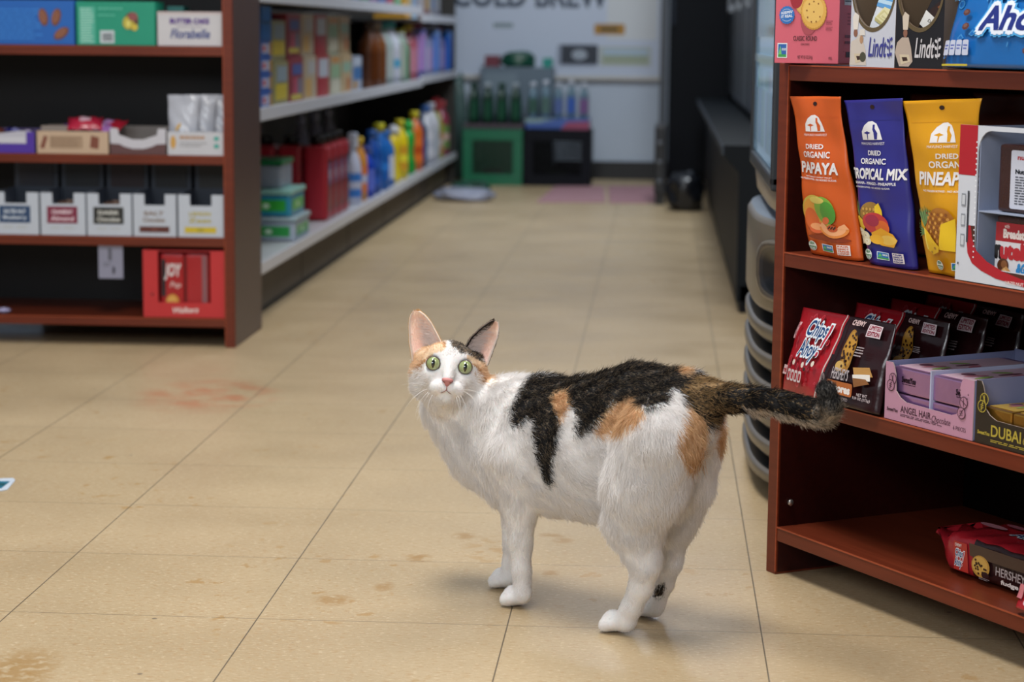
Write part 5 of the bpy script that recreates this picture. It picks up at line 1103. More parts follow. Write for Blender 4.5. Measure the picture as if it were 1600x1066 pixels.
# ------------------------------------------------------------------ coolers at the right
def superell(cx, cy, hx, hy, n_, seg):
    return [(cx + hx*math.copysign(abs(math.cos(a))**(2/n_), math.cos(a)), cy + hy*math.copysign(abs(math.sin(a))**(2/n_), math.sin(a))) for a in [2*math.pi*k/seg for k in range(seg)]]
def rounded_cooler():
    cx, cy = .50, 3.50; r = empty('display_cooler', (cx, cy, 0)); tag(r, 'rounded drinks cooler with ribbed grey-brown base behind the low bookcase', 'cooler')
    hx, hy, n_, seg = .355, .44, 3.2, 72
    def loft(mb, prof, col, cols=None):
        V = []; F = []; C = []
        for s, z in prof:
            for x, y in superell(0, 0, hx - s, hy - s, n_, seg): V.append((x, y, z))
        for i in range(len(prof) - 1):
            for k in range(seg): k2 = (k+1) % seg; F.append((i*seg+k, i*seg+k2, (i+1)*seg+k2, (i+1)*seg+k)); C.append(srgb(cols[i] if cols else col))
        F.append(tuple(reversed(range(seg)))); C.append(srgb(col)); F.append(tuple(range((len(prof)-1)*seg, len(prof)*seg))); C.append(srgb(col))
        mb.add(V, F, C, 0, True)
    tan, blk = '#5f584c', '#1b222b'
    mb = MB(); loft(mb, [(.06, .0), (.05, .30)], blk); mb.build('core', PLAST, r)
    for k in range(6):
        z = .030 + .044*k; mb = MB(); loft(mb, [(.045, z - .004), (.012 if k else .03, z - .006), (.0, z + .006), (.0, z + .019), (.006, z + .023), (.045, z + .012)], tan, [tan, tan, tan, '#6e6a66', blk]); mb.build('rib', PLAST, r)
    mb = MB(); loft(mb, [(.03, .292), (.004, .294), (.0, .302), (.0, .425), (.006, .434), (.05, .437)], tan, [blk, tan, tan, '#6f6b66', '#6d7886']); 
    # recessed oval grip on the near flank
    mb.build('bumper', PLAST, r)
    ang = None
    # grip follows the flank: sits at the near-left side
    mb = MB(); V = []; F = []; pts = superell(0, 0, hx + .0012, hy + .0012, n_, 360)
    # find outline point by y
    def flank(y):
        best = min((p for p in pts if p[0] < 0), key=lambda p: abs(p[1] - y)); return best[0]
    yc, zc, ry, rz_ = -.325, .360, .105, .042
    def gp_(a, s_, dep):
        y = yc + ry*s_*math.copysign(abs(math.cos(a))**.7, math.cos(a)); z = zc + rz_*s_*math.copysign(abs(math.sin(a))**.7, math.sin(a)); return (flank(y) + dep, y, z)
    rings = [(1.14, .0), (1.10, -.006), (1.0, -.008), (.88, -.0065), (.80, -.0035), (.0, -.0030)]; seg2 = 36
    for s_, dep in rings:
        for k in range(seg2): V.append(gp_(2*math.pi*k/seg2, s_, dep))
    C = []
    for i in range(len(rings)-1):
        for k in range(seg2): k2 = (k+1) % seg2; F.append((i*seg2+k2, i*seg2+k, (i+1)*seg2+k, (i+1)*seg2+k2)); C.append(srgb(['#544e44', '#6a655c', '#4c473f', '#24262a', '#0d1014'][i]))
    mb.add(V, F, C, 0, True); mb.build('grip', PLAST, r)
    # cabinet above
    mb = MB(); V = []; F = []; C = []
    def ring(s, z): return [(x, y, z) for x, y in superell(.0, 0, hx - s, hy - s, 6, seg)]
    prof = [(.035, .437), (.020, .452), (.016, .486), (.030, .500), (.034, 1.46), (.020, 1.47), (.016, 1.72), (.03, 1.74)]
    for s, z in prof: V += ring(s, z)
    cc = ['#1a1c20', '#8f8474', '#2a2a2c', None, '#22262c', '#22262c', '#22262c']
    GL = []
    for i in range(len(prof)-1):
        for k in range(seg):
            k2 = (k+1) % seg; F.append((i*seg+k, i*seg+k2, (i+1)*seg+k2, (i+1)*seg+k)); C.append(srgb(cc[i] or '#5a7f9c'))
    F.append(tuple(range((len(prof)-1)*seg, len(prof)*seg))); C.append(srgb('#22262c'))
    mb.add(V, F, C, 0, True); mb.build('cabinet', PLAST, r)
    # lit glazed side with rows of bottles showing through, as printed bands
    mb = MB(); x = -.330; 
    mb.box((x - .006, -.375, .51), (x + .004, .34, 1.44), '#7fa9c8', bev=.002); P = Print(mb, flat((x - .006, .34, .51), (0, -.715, 0), (0, 0, .93)), step=.0006)
    rr = random.Random(5)
    for j in range(5):
        for k in range(13): u = .02 + .074*k; v = .02 + .19*j; c = rr.choice(['#1f4a78', '#27607a', '#1a3658', '#3b6a62', '#6a8fa8']); P.rect(u, v, u + .055, v + .10, c); P.rect(u + .015, v + .10, u + .04, v + .135, rr.choice(['#8fb0c4', '#3f8a68', '#2c4a70', '#8a6a7a']))
        P.rect(0, .165 + .19*j, 1, .18 + .19*j, '#8aa0b0')
    mb.build('side_window', LITGLASS, r)
    mb = MB()
    for a, b in (((x - .012, -.395, .492), (x + .006, -.373, 1.46)), ((x - .012, .338, .492), (x + .006, .36, 1.46)), ((x - .012, -.395, .486), (x + .006, .36, .508))): mb.box(a, b, '#2a2d31', bev=.004)
    mb.build('window_frame', PLAST, r)
GLOSS = mat('window_glass_front', attr=True, rough=.08, coat=.6, vary=.03)
LITGLASS = mat('lit_display_glass', attr=True, rough=.1, coat=.6, vary=.03)
_b = LITGLASS.node_tree.nodes['Principled BSDF']; _l = _b.inputs['Base Color'].links[0].from_socket
LITGLASS.node_tree.links.new(_l, _b.inputs['Emission Color']); _b.inputs['Emission Strength'].default_value = .35
rounded_cooler()
DARKGLASS = mat('dark_door_glass', attr=True, rough=.3, spec=.15, vary=.03)
def black_case():
    r = empty('refrigerated_case', (.20, 5.52, 0)); tag(r, 'long black refrigerated case along the right side of the aisle', 'refrigerated case')
    mb = MB(); mb.box((.01, 0, .0), (.75, 4.2, .07), '#0c0d10'); mb.build('plinth', DARKM, r)
    mb = MB(); V = [(0, 0, .03), (0, 0, .36), (-.040, 0, .405), (-.040, 0, .43), (.75, 0, .43), (.75, 0, .03)]; n = len(V); V += [(x, 4.2, z) for x, y, z in V]
    mb.add(V, [tuple(range(n)), tuple(reversed(range(n, 2*n)))] + [(i, i + n, (i+1) % n + n, (i+1) % n) for i in range(n)], '#12161a'); mb.build('lower_panel', DARKM, r)
    mb = MB(); mb.box((-.044, 0, .405), (-.038, 4.2, .428), '#3c434c', bev=.002); mb.build('bumper_rail', DARKM, r)
    mb = MB(); mb.box((.10, 0, .4305), (.75, 4.2, 1.9), '#08090c', bev=.006); mb.build('cabinet', DARKM, r)
    for k in range(5):
        mb = MB(); mb.box((.085, .03 + .835*k, .46), (.0985, .81 + .835*k, 1.82), '#0a0c10', bev=.004); d_ = mb.build('door', DARKGLASS, r)
        mb = MB(); mb.box((.062, .06 + .835*k, .8), (.074, .085 + .835*k, 1.4), '#8a8f96', bev=.004); mb.box((.074, .06 + .835*k, .8), (.0845, .085 + .835*k, .83), '#8a8f96'); h_ = mb.build('handle', FOIL); h_.parent = d_
    mb = MB(); mb.box((.078, .0, .435), (.0845, .022, 1.88), '#5a6068', bev=.002); mb.build('reflection_strip', FOIL, r)  # added strip standing in for a reflection line in the door glass
black_case()
def tall_fridge():
    x0 = .030; r = empty('black_refrigerator', (x0, 9.86, 0)); tag(r, 'tall black refrigerator at the far right end of the aisle', 'refrigerator')
    mb = MB(); mb.box((0, 0, .06), (.50, .60, 1.9), '#0a0c10', bev=.006); mb.build('cabinet', DARKM, r)
    mb = MB(); mb.box((.002, -.030, .09), (.498, -.001, 1.88), '#0b0e13', bev=.006); d_ = mb.build('door', DARKM, r)
    mb = MB(); mb.box((.010, -.055, .75), (.022, -.040, 1.3), '#2c323c', bev=.004); mb.box((.010, -.041, .75), (.022, -.0300, .78), '#2c323c'); h_ = mb.build('handle', DARKM); h_.parent = d_
    for x in (.03, .46):
        mb = MB(); mb.lathe([(.012, -.010), (.028, -.010), (.030, -.006), (.030, .006), (.028, .010), (.012, .010)], '#3a3d44', 18, M=Matrix.Translation((x, .04, .0305)) @ Matrix.Rotation(math.pi/2, 4, 'Y')); mb.box((x - .014, .03, .045), (x + .014, .05, .062), '#8a8f96'); mb.build('caster', FOIL, r)
tall_fridge()
sack('black rubbish bag slumped beside the tall black refrigerator', .10, 8.78, 0, .075, .08, .085, '#15171c', name='rubbish_bag', seed=11)
mb = MB()
mb.box((0, 0, .045), (.05, .34, .33), '#1a1c21', bev=.008)
for z in (.26, .18, .10): mb.lathe([(.006, 0), (.009, .002), (.009, .006), (.004, .009)], '#6a6f78', 12, M=Matrix.Translation((.022, -.004, z)) @ Matrix.Rotation(math.pi/2, 4, 'X'))
mb.box((.005, .02, 0), (.045, .06, .045), '#0e0f12'); mb.box((.005, .28, 0), (.045, .32, .045), '#0e0f12')
o = mb.build('battery_box', PLAST); o.location = (-.026, 9.02, 0); o.name = 'power_unit'; tag(o, 'narrow black unit with small round knobs left of the tall black refrigerator', 'unit')
# ------------------------------------------------------------------ the cat
def build_cat():
    O = Vector((-0.102, 2.594, 0.0)); yaw = math.radians(36)
    A = Vector((-math.cos(yaw), math.sin(yaw), 0)); Lq = Vector((-math.sin(yaw), -math.cos(yaw), 0)); Z = Vector((0, 0, 1))
    def cp(px, py, q=0.0, z=None):
        d = ray(px, py); t = ((O + Lq * q) - CAM_P).dot(Lq) / d.dot(Lq); P = CAM_P + d * t
        r = P - O
        return np.array([r.dot(A), q, P.z if z is None else z])
    W3 = np.array([A, Lq, Z]); O3 = np.array(O)
    toW = lambda p: O3 + np.asarray(p) @ W3
    back = np.array([-1, 0, -0.25]); down = np.array([0.05, 0, -1.0])
    PR = []
    def pr(a, b, ra, rb, qs=1.0, flow=back, fl=0.014, part='torso'):
        fw = np.array(flow, float); fw /= np.linalg.norm(fw)
        PR.append((np.array(a), np.array(b), ra, rb, qs, fw, fl, part))
    T = [((768, 694), .056), ((860, 700), .080), ((935, 701), .086), ((1005, 668), .074), ((1062, 648), .053)]
    for (p, ra), (q, rb) in zip(T, T[1:]): pr(cp(*p), cp(*q), ra, rb, 1.32)
    pr(cp(802, 640), cp(850, 650), .042, .050, 1.2)
    pr(cp(768, 700), cp(800, 738), .050, .046, 1.15, (-.4, 0, -1), .015, 'chest')
    # neck to head
    HC = cp(704, 590, 0.020)
    pr(cp(790, 660), cp(728, 628, .012), .050, .042, 1.1, (-.5, 0, -1), .012, 'neck')
    pr(cp(752, 704), cp(702, 638, .015), .044, .036, 1.1, (-.2, 0.2, -1), .013, 'neck')
    # fore legs
    for q, P in ((.030, [(806, 712, .040), (814, 790, .0215), (813, 845, .0145), (815, 890, .0112), (816, 920, .0108)]),
                 (-.028, [(802, 712, .038), (808, 790, .0210), (804, 845, .0140), (799, 882, .0108), (797, 898, .0106)])):
        for (x, y, r), (x2, y2, r2) in zip(P, P[1:]):
            pr(cp(x, y, q), cp(x2, y2, q), r, r2, 1.0, (0.0, 0, -1), .005 if y > 780 else .011, 'leg')
        x, y, r = P[-1]; base = cp(x, y, q); base[2] = .017
        toe = base.copy(); toe[0] += .014; toe[2] = .0145
        pr(base, toe, .0118, .0122, 1.0, (1, 0, -.5), .0034, 'paw')
        for k in (-1.5, -.5, .5, 1.5):
            t = toe.copy(); t[1] += k * .0072; t[0] += .0080 - abs(k) * .0024; t[2] = .0090
            pr(t - np.array([.008, 0, -.003]), t, .0065, .0072, 1.0, (1, 0, -.5), .0024, 'toe')
    # hind legs
    for q, P in ((.040, [(1030, 685, .050), (1006, 762, .046), (992, 815, .034), (1001, 860, .0205), (1008, 886, .0165), (1001, 918, .0135), (986, 950, .0122), (979, 962, .0118)]),
                 (-.036, [(1080, 680, .038), (1064, 752, .036), (1048, 810, .030), (1042, 856, .0180), (1046, 880, .0135), (1037, 912, .0115), (1026, 940, .0105), (1022, 948, .0105)])):
        for i, ((x, y, r), (x2, y2, r2)) in enumerate(zip(P, P[1:])):
            pr(cp(x, y, q), cp(x2, y2, q), r, r2, 1.0, (-.45, 0, -1) if i < 3 else (0.2, 0, -1), [.015, .014, .012, .007, .005, .004, .0035][i], 'thigh' if i < 3 else 'leg')
        x, y, r = P[-1]; base = cp(x, y, q); base[2] = .016
        toe = base.copy(); toe[0] += .020; toe[2] = .0145
        pr(base, toe, .0118, .0122, 1.0, (1, 0, -.5), .0034, 'paw')
        for k in (-1.5, -.5, .5, 1.5):
            t = toe.copy(); t[1] += k * .0072; t[0] += .0080 - abs(k) * .0024; t[2] = .0090
            pr(t - np.array([.008, 0, -.003]), t, .0065, .0072, 1.0, (1, 0, -.5), .0024, 'toe')
    # tail
    TP = [(1072, 622, 0, .030), (1103, 620, 0, .0190), (1143, 622, 0, .0150), (1185, 626, .0, .0138), (1225, 633, .002, .0132), (1262, 643, .005, .0130), (1288, 647, .008, .0125), (1299, 636, .016, .0105), (1291, 611, .022, .0100)]
    tail_pts = [cp(x, y, q) for x, y, q, r in TP]
    for i in range(len(TP) - 1):
        pr(tail_pts[i], tail_pts[i+1], TP[i][3], TP[i+1][3], 1.0, tail_pts[i+1] - tail_pts[i], .012 if i < 7 else .008, 'tail')
    # head frame (world): hx right in view, hy up, hw toward the viewer
    tilt = math.radians(-6.8)
    E0 = at(702, 571, 2.612)
    vdir = (CAM_P - E0).normalized()
    rr_ = CAM_U.cross(vdir).normalized(); uu = vdir.cross(rr_)
    hx = rr_ * math.cos(tilt) + uu * math.sin(tilt); hy = uu * math.cos(tilt) - rr_ * math.sin(tilt); hw = vdir
    H3 = np.array([hx, hy, hw])
    def hp(x, y, w):     # head coords -> cat-local
        P = np.array(E0) + np.array([x, y, w]) @ H3
        return (P - O3) @ W3.T
    def hd(x, y, w): return (np.array([x, y, w]) @ H3) @ W3.T
    def hpr(a, b, ra, rb, flow, fl, part='head'): pr(hp(*a), hp(*b), ra, rb, 1.0, hd(*flow), fl, part)
    hpr((-.012, -.006, -.048), (.012, -.006, -.048), .031, .031, (0, .5, -1), .007)
    hpr((0, .004, -.034), (0, -.002, -.03), .027, .026, (0, 1, -.6), .005)
    for sgn in (-1, 1):
        hpr((sgn*.020, -.018, -.034), (sgn*.025, -.026, -.044), .0195, .020, (sgn*1, -.55, -.5), .009)
        hpr((sgn*.015, .010, -.022), (sgn*.020, .002, -.024), .0150, .0150, (sgn*.8, .7, -.4), .004)
        hpr((sgn*.0058, -.0280, .0012), (sgn*.0125, -.0285, -.006), .0070, .0088, (sgn*1, -.5, -.5), .0035, 'muzzle')
        hpr((sgn*.019, -.013, -.016), (sgn*.019, -.016, -.02), .0120, .0120, (sgn*1, -.6, -.4), .005)
    hpr((0, .012, -.017), (0, -.0165, .0030), .0100, .0058, (0, 1, -.7), .0032)
    hpr((0, -.0400, -.0050), (0, -.038, -.016), .0080, .014, (0, -1, -.5), .005, 'chin')
    for sgn in (-1, 1): hpr((sgn*.029, .002, -.042), (sgn*.030, -.012, -.042), .0165, .0180, (sgn*1, -.3, -.5), .007)
    hpr((0, -.028, -.030), (0, -.034, -.050), .024, .030, (0, -1, -.3), .009)
    eyes = [hp(sgn * .0200, 0, -.0090) for sgn in (-1, 1)]
    # ---- implicit surface, blended
    h = .0022; K = .0048; KF = .0022
    lo = np.min([np.minimum(p[0], p[1]) - max(p[2], p[3]) for p in PR], 0) - .014
    hi = np.max([np.maximum(p[0], p[1]) + max(p[2], p[3]) for p in PR], 0) + .014
    n = np.ceil((hi - lo) / h).astype(int)
    X = [lo[i] + h * np.arange(n[i]) for i in range(3)]
    acc = np.zeros(n, np.float32); accf = np.zeros(n, np.float32)
    def seg_d(P0, P1, P2, p):
        a, b, ra, rb, qs = p[:5]; ab = b - a
        y0 = P0 - a[0]; y1 = P1 - a[1]; y2 = P2 - a[2]
        L2 = ab @ ab + 1e-12
        t = np.clip((y0*ab[0] + y1*ab[1] + y2*ab[2]) / L2, 0, 1)
        r = ra + (rb - ra) * t
        d = np.sqrt((y0 - t*ab[0])**2 + ((y1 - t*ab[1])*qs)**2 + (y2 - t*ab[2])**2)
        return d - r
    for p in PR:
        mn = np.minimum(p[0], p[1]) - max(p[2], p[3]) - .028; mxx = np.maximum(p[0], p[1]) + max(p[2], p[3]) + .028
        i0 = np.clip(((mn - lo) / h).astype(int), 0, n); i1 = np.clip(((mxx - lo) / h).astype(int) + 1, 0, n)
        sl = tuple(slice(i0[k], i1[k]) for k in range(3))
        d = seg_d(X[0][sl[0]][:, None, None], X[1][sl[1]][None, :, None], X[2][sl[2]][None, None, :], p)
        if p[7] in ('torso', 'chest', 'neck', 'thigh'): acc[sl] += np.exp(np.clip(-d / K, -11, 11)).astype(np.float32)
        else: accf[sl] += np.exp(np.clip(-d / KF, -11, 11)).astype(np.float32)
    D = -.004 * np.log(np.exp(np.clip(np.log(acc + 1e-5) * K / .004, -12, 12)) + np.exp(np.clip(np.log(accf + 1e-5) * KF / .004, -12, 12)))
    for e in eyes:   # eye sockets
        d = np.sqrt((X[0][:, None, None]-e[0])**2 + (X[1][None, :, None]-e[1])**2 + (X[2][None, None, :]-e[2])**2) - .0091
        D = np.maximum(D, -d)
    # sole flat on the floor
    D = np.maximum(D, (0.0008 - X[2])[None, None, :] + 0 * D)
    # ---- surface nets
    ins = D < 0
    nz = (n[0]-1, n[1]-1, n[2]-1)
    s = np.zeros(nz, np.int16); P = np.zeros(nz + (3,), np.float32); cnt = np.zeros(nz, np.float32)
    corner = [(i, j, k) for i in (0, 1) for j in (0, 1) for k in (0, 1)]
    def sub(Aa, c): return Aa[c[0]:c[0]+nz[0], c[1]:c[1]+nz[1], c[2]:c[2]+nz[2]]
    for c in corner: s += sub(ins, c)
    mixed = (s > 0) & (s < 8)
    idx = np.argwhere(mixed)
    cv = np.array([D[idx[:, 0]+c[0], idx[:, 1]+c[1], idx[:, 2]+c[2]] for c in corner]).T
    pos = np.zeros((len(idx), 3)); cc = np.zeros(len(idx))
    for a_ in range(8):
        for b_ in range(a_+1, 8):
            ca, cb = np.array(corner[a_]), np.array(corner[b_])
            if np.abs(ca - cb).sum() != 1: continue
            va, vb = cv[:, a_], cv[:, b_]; m = (va < 0) != (vb < 0)
            t = np.where(m, va / (va - vb + 1e-12), 0)
            pos[m] += (ca + (cb - ca) * t[m][:, None]); cc[m] += 1
    pos = idx + pos / cc[:, None]
    V = lo + h * pos
    vid = -np.ones(nz, np.int64); vid[mixed] = np.arange(len(idx))
    F = []
    for ax in range(3):
        b, c = (ax + 1) % 3, (ax + 2) % 3
        sl0 = [slice(0, n[k]) for k in range(3)]; sl1 = list(sl0); sl0[ax] = slice(0, n[ax]-1); sl1[ax] = slice(1, n[ax])
        ch = ins[tuple(sl0)] != ins[tuple(sl1)]
        e = np.argwhere(ch)
        e = e[(e[:, b] > 0) & (e[:, c] > 0) & (e[:, b] < n[b]-1) & (e[:, c] < n[c]-1)]
        st = ins[tuple(sl0)][e[:, 0], e[:, 1], e[:, 2]]
        def g(db, dc):
            q = e.copy(); q[:, b] -= db; q[:, c] -= dc; return vid[q[:, 0], q[:, 1], q[:, 2]]
        quad = np.stack([g(1, 1), g(0, 1), g(0, 0), g(1, 0)], 1)
        quad[~st] = quad[~st][:, ::-1]
        F.append(quad)
    F = np.concatenate(F); F = F[(F >= 0).all(1)]
    # light smoothing
    for it in range(2):
        Sx = np.zeros_like(V); Cn = np.zeros(len(V))
        for i, j in ((0, 1), (1, 2), (2, 3), (3, 0)):
            np.add.at(Sx, F[:, i], V[F[:, j]]); np.add.at(Sx, F[:, j], V[F[:, i]]); np.add.at(Cn, F[:, i], 1); np.add.at(Cn, F[:, j], 1)
        V = V * .5 + .5 * Sx / np.maximum(Cn, 1)[:, None]
    print('cat verts', len(V), 'faces', len(F))
    # ---- coat pattern: patches listed as seen on the near flank; the far flank mirrors them
    def crop(x0, y0, s_, pts): return np.array([(x0 + a / s_, y0 + b / s_) for a, b in pts])
    c2 = lambda pts: crop(760, 540, 2.7586, pts)
    c5 = lambda pts: crop(620, 470, 5.924, pts)
    BLK = [c2([(175,125),(260,115),(330,110),(410,95),(500,60),(600,45),(720,45),(800,65),(860,95),(960,115),(1000,135),(930,190),(900,200),(880,225),(845,245),(835,190),(800,178),(765,240),(690,268),(640,235),(600,213),(540,240),(500,290),(450,340),(400,380),(365,370),(385,330),(375,280),(350,250),(330,195),(300,188),(270,230),(290,270),(310,330),(290,420),(275,520),(265,615),(235,560),(205,460),(190,370),(197,320),(172,300),(130,345),(95,330),(108,260),(140,180)])]
    WST = [c2([(385,135),(430,112),(520,74),(540,50),(480,55),(430,85)])]
    ORG = [c2([(265,230),(290,190),(335,186),(352,220),(340,270),(312,322),(290,270)]),
           c2([(450,365),(490,300),(555,232),(610,208),(665,250),(682,292),(640,332),(580,362),(520,378),(470,382)]),
           c2([(800,70),(880,85),(870,118),(830,118)]),
           c2([(900,190),(868,240),(848,300),(830,360),(815,420),(850,480),(880,525),(928,505),(938,440),(948,370),(955,320),(925,280),(908,220)]),
           c2([(975,315),(1050,310),(1062,370),(1045,425),(1022,460),(1000,430),(978,380)])]
    DRK = [c2([(900,235),(930,235),(962,300),(972,345),(950,345),(922,290)]), np.array([(1024,916),(1040,910),(1036,930),(1020,934)])]
    HOR = [c5([(110,665),(105,600),(140,540),(150,500),(220,430),(290,380),(370,335),(450,350),(462,420),(420,470),(350,482),(330,508),(250,545),(200,600),(160,610),(140,665)]),
           c5([(640,505),(700,505),(790,555),(870,580),(880,700),(860,755),(800,745),(760,650),(720,600),(690,565),(650,545)])]
    HTB = [c5([(490,340),(600,330),(680,340),(780,420),(800,570),(700,512),(640,482),(590,492),(550,445),(500,412)])]
    HST = [c5([(190,610),(250,545),(320,508),(335,520),(260,560),(200,625)]), c5([(700,575),(760,615),(800,690),(830,740),(808,742),(775,670),(740,625),(695,590)]), c5([(425,375),(455,365),(450,430),(425,440)])]
    HTN = [c5([(720,650),(790,690),(820,745),(760,750),(730,700)]), c5([(150,640),(220,600),(260,620),(190,680)])]
    def inpoly(pts, x, y):
        r = np.zeros(len(x), bool); k = len(pts); j = k - 1
        for i in range(k):
            xi, yi = pts[i]; xj, yj = pts[j]
            m = ((yi > y) != (yj > y)) & (x < (xj - xi) * (y - yi) / (yj - yi + 1e-12) + xi); r ^= m; j = i
        return r
    def anyp(L_, x, y):
        r = np.zeros(len(x), bool)
        for p in L_: r |= inpoly(p, x, y)
        return r
    LIN = lambda h_: np.array(srgb(h_)[:3])
    fwd = np.array(CAM_F); R3 = np.array(CAM_R); U3 = np.array(CAM_U); C3 = np.array(CAM_P)
    tp = np.array(tail_pts)
    def near_tail(p):
        best = np.full(len(p), 9.0); bt = np.zeros(len(p)); bz = np.zeros(len(p))
        for i in range(len(tp) - 1):
            ab = tp[i+1] - tp[i]; t = np.clip(((p - tp[i]) @ ab) / (ab @ ab), 0, 1); q = tp[i] + t[:, None] * ab
            d = np.linalg.norm(p - q, axis=1); m = d < best
            best[m] = d[m]; bt[m] = (i + t)[m]; bz[m] = (p - q)[m, 2]
        return best, bt, bz
    def pattern(p, nrm, jit=3.0, strand=False, head=None):
        """p in cat coords"""
        N = len(p); q = p.copy()
        hw_ = (nrm @ W3) @ (-fwd) < -0.15
        if head is not None: hw_ &= ~head
        q[hw_, 1] *= -1
        w = O3 + q @ W3 - C3
        dz = w @ fwd; x = 800 + FPX * (w @ R3) / dz; y = 533 - FPX * (w @ U3) / dz
        x = x + RNG.normal(0, jit, N); y = y + RNG.normal(0, jit, N) - (3 if strand else 0)
        col = np.tile(LIN('#f3f0ee'), (N, 1)); u = RNG.random(N)
        col *= (0.96 + 0.04 * RNG.random(N))[:, None]
        tw = (u < .12)[:, None]
        hm = head if head is not None else np.zeros(N, bool)
        b = anyp(BLK, x, y) & ~anyp(WST, x, y) & ~hm
        blk = np.where((RNG.random(N) < .20)[:, None], LIN('#7a6a56'), np.where((RNG.random(N) < .3)[:, None], LIN('#33302e'), LIN('#1b1a1c')))
        col[b] = blk[b]
        o = anyp(ORG, x, y) & ~hm
        org = np.where((RNG.random(N) < .25)[:, None], LIN('#c39a6c'), LIN('#e2bd94')) * (0.85 + .25 * RNG.random(N))[:, None]
        col[o] = org[o]
        dk = anyp(DRK, x, y) & ~hm; col[dk] = blk[dk]
        ho = anyp(HOR, x, y) & hm; col[ho] = (LIN('#eacba8') * (0.9 + .2 * RNG.random(N))[:, None])[ho]
        hn = anyp(HTN, x, y) & hm & (RNG.random(N) < .5); col[hn] = LIN('#cdb193')
        ht = anyp(HTB, x, y) & hm; tb = np.where((RNG.random(N) < .45)[:, None], LIN('#8a7863'), LIN('#2b2827')); col[ht] = tb[ht]
        hs = anyp(HST, x, y) & hm; col[hs] = (LIN('#bd8a55') * (0.8 + .3 * RNG.random(N))[:, None])[hs]
        d, t, z = near_tail(p)
        tl = (p[:, 0] < tp[1][0] + .016) & (d < .030)
        k = np.clip((t - 1.2) / 1.6, 0, 1)
        mixp = .46 - .40 * k + .24 * np.clip((z - .004) / .012, 0, 1) * (1 - k)
        tcol = np.where((RNG.random(N) < mixp)[:, None], LIN('#a8895f'), LIN('#1d1b1b'))
        under = (z < -.0065) & (t > 2.6) & (t < 7) & (RNG.random(N) < .8)
        tcol[under] = LIN('#cdbfae')
        rim = (t > 5.7) & (t < 7.2) & (RNG.random(N) < .55); tcol[rim] = LIN('#8f8579')
        knob = t > 7.0; tcol[knob] = np.where((RNG.random(N) < .25)[:, None], LIN('#77736f'), LIN('#202022'))[knob]
        col[tl] = tcol[tl]
        return col
    # normals
    def tri_data(V, F):
        T1 = np.concatenate([F[:, [0, 1, 2]], F[:, [0, 2, 3]]]); a, b, c = V[T1[:, 0]], V[T1[:, 1]], V[T1[:, 2]]
        nn = np.cross(b - a, c - a); ar = np.linalg.norm(nn, axis=1); return T1, nn / (ar[:, None] + 1e-12), ar / 2
    T1, TN, TA = tri_data(V, F)
    VN = np.zeros_like(V)
    for k in range(3): np.add.at(VN, T1[:, k], TN * TA[:, None])
    VN /= np.linalg.norm(VN, axis=1)[:, None] + 1e-12
    HCENT = hp(0, -.005, -.03)
    def is_head(p):
        loc = ((p @ W3 + O3) - np.array(E0)) @ H3.T
        return (np.linalg.norm(p - HCENT, axis=1) < .062) & (loc[:, 1] > -.050) & (loc[:, 2] > -.062), loc
    hv, hloc = is_head(V)
    vcol = pattern(V, VN, 0.5, False, hv)
    vcol *= 0.92
    # ---- ears, part of the body mesh: curved double-walled shells
    def img(px, py, w):          # a point seen at px,py with depth w in the head frame
        d = ray(px, py); P = CAM_P + d * ((Vector(E0) + hw * w - CAM_P).dot(hw) / d.dot(hw)); r = np.array(P) - O3
        return r @ W3.T
    ears = []
    for cols, le, re, w0, w1 in (('l', [(645, 564), (640.5, 535), (639.5, 508), (641.5, 494), (646.5, 487)], [(692, 542), (683, 523), (672, 503), (664, 493.5), (655, 487)], -.036, -.026),
                           ('r', [(726, 545), (737, 527), (753, 512), (765, 504), (770.5, 501.5)], [(761, 571), (769, 550), (777, 528), (779.5, 512), (777.5, 503.5)], -.026, -.036)):
        nU, nV = 15, 17; vw = hd(0, 0, 1)
        G = np.zeros((nV, nU, 3)); kv = [0, .42, .76, .93, 1]
        for i in range(nV):
            v = i / (nV - 1)
            l_ = [np.interp(v, kv, [p[c] for p in le]) for c in (0, 1)]; r_ = [np.interp(v, kv, [p[c] for p in re]) for c in (0, 1)]
            e0 = img(l_[0], l_[1], w0 - .008 * v); e1 = img(r_[0], r_[1], w1 - .010 * v); wd = np.linalg.norm(e1 - e0)
            for j in range(nU):
                u = j / (nU - 1); G[i, j] = e0*(1-u) + e1*u - vw * (0.40 * wd * math.sin(math.pi * u) ** .8 * (1 - .35 * v))
        ears.append((G, cols))
    EV = []; EF = []; EC = []; ebase = len(V)
    ear_roots = []
    for G, cols in ears:
        nV, nU, _ = G.shape
        du = np.gradient(G, axis=1); dv = np.gradient(G, axis=0); nn = np.cross(du, dv); nn /= np.linalg.norm(nn, axis=2)[..., None] + 1e-9
        vw = hd(0, 0, 1); nn *= np.sign((nn @ vw).mean())
        inner = G; outer = G - nn * .0016
        b0 = ebase + sum(len(x) for x in EV)
        EV.append(inner.reshape(-1, 3)); EV.append(outer.reshape(-1, 3))
        uu_, vv_ = np.meshgrid(np.linspace(0, 1, nU), np.linspace(0, 1, nV))
        ed = np.minimum(np.minimum(uu_, 1 - uu_) * 6, 1)
        pink = LIN('#f0c4ba')[None] * (1 - vv_.reshape(-1, 1)) + LIN('#fbe0c6')[None] * vv_.reshape(-1, 1)
        wht = LIN('#e9ddd6')
        ic = pink * ed.reshape(-1, 1) + wht * (1 - ed.reshape(-1, 1))
        if cols == 'r': dk_ = (uu_.reshape(-1) < .22); ic[dk_] = LIN('#5c5048')
        oc = np.tile(LIN('#d9b48c') if cols == 'l' else LIN('#5c4f44'), (nU*nV, 1))
        EC += [ic, oc]
        def ix(l, i, j): return b0 + l * nU * nV + i * nU + j
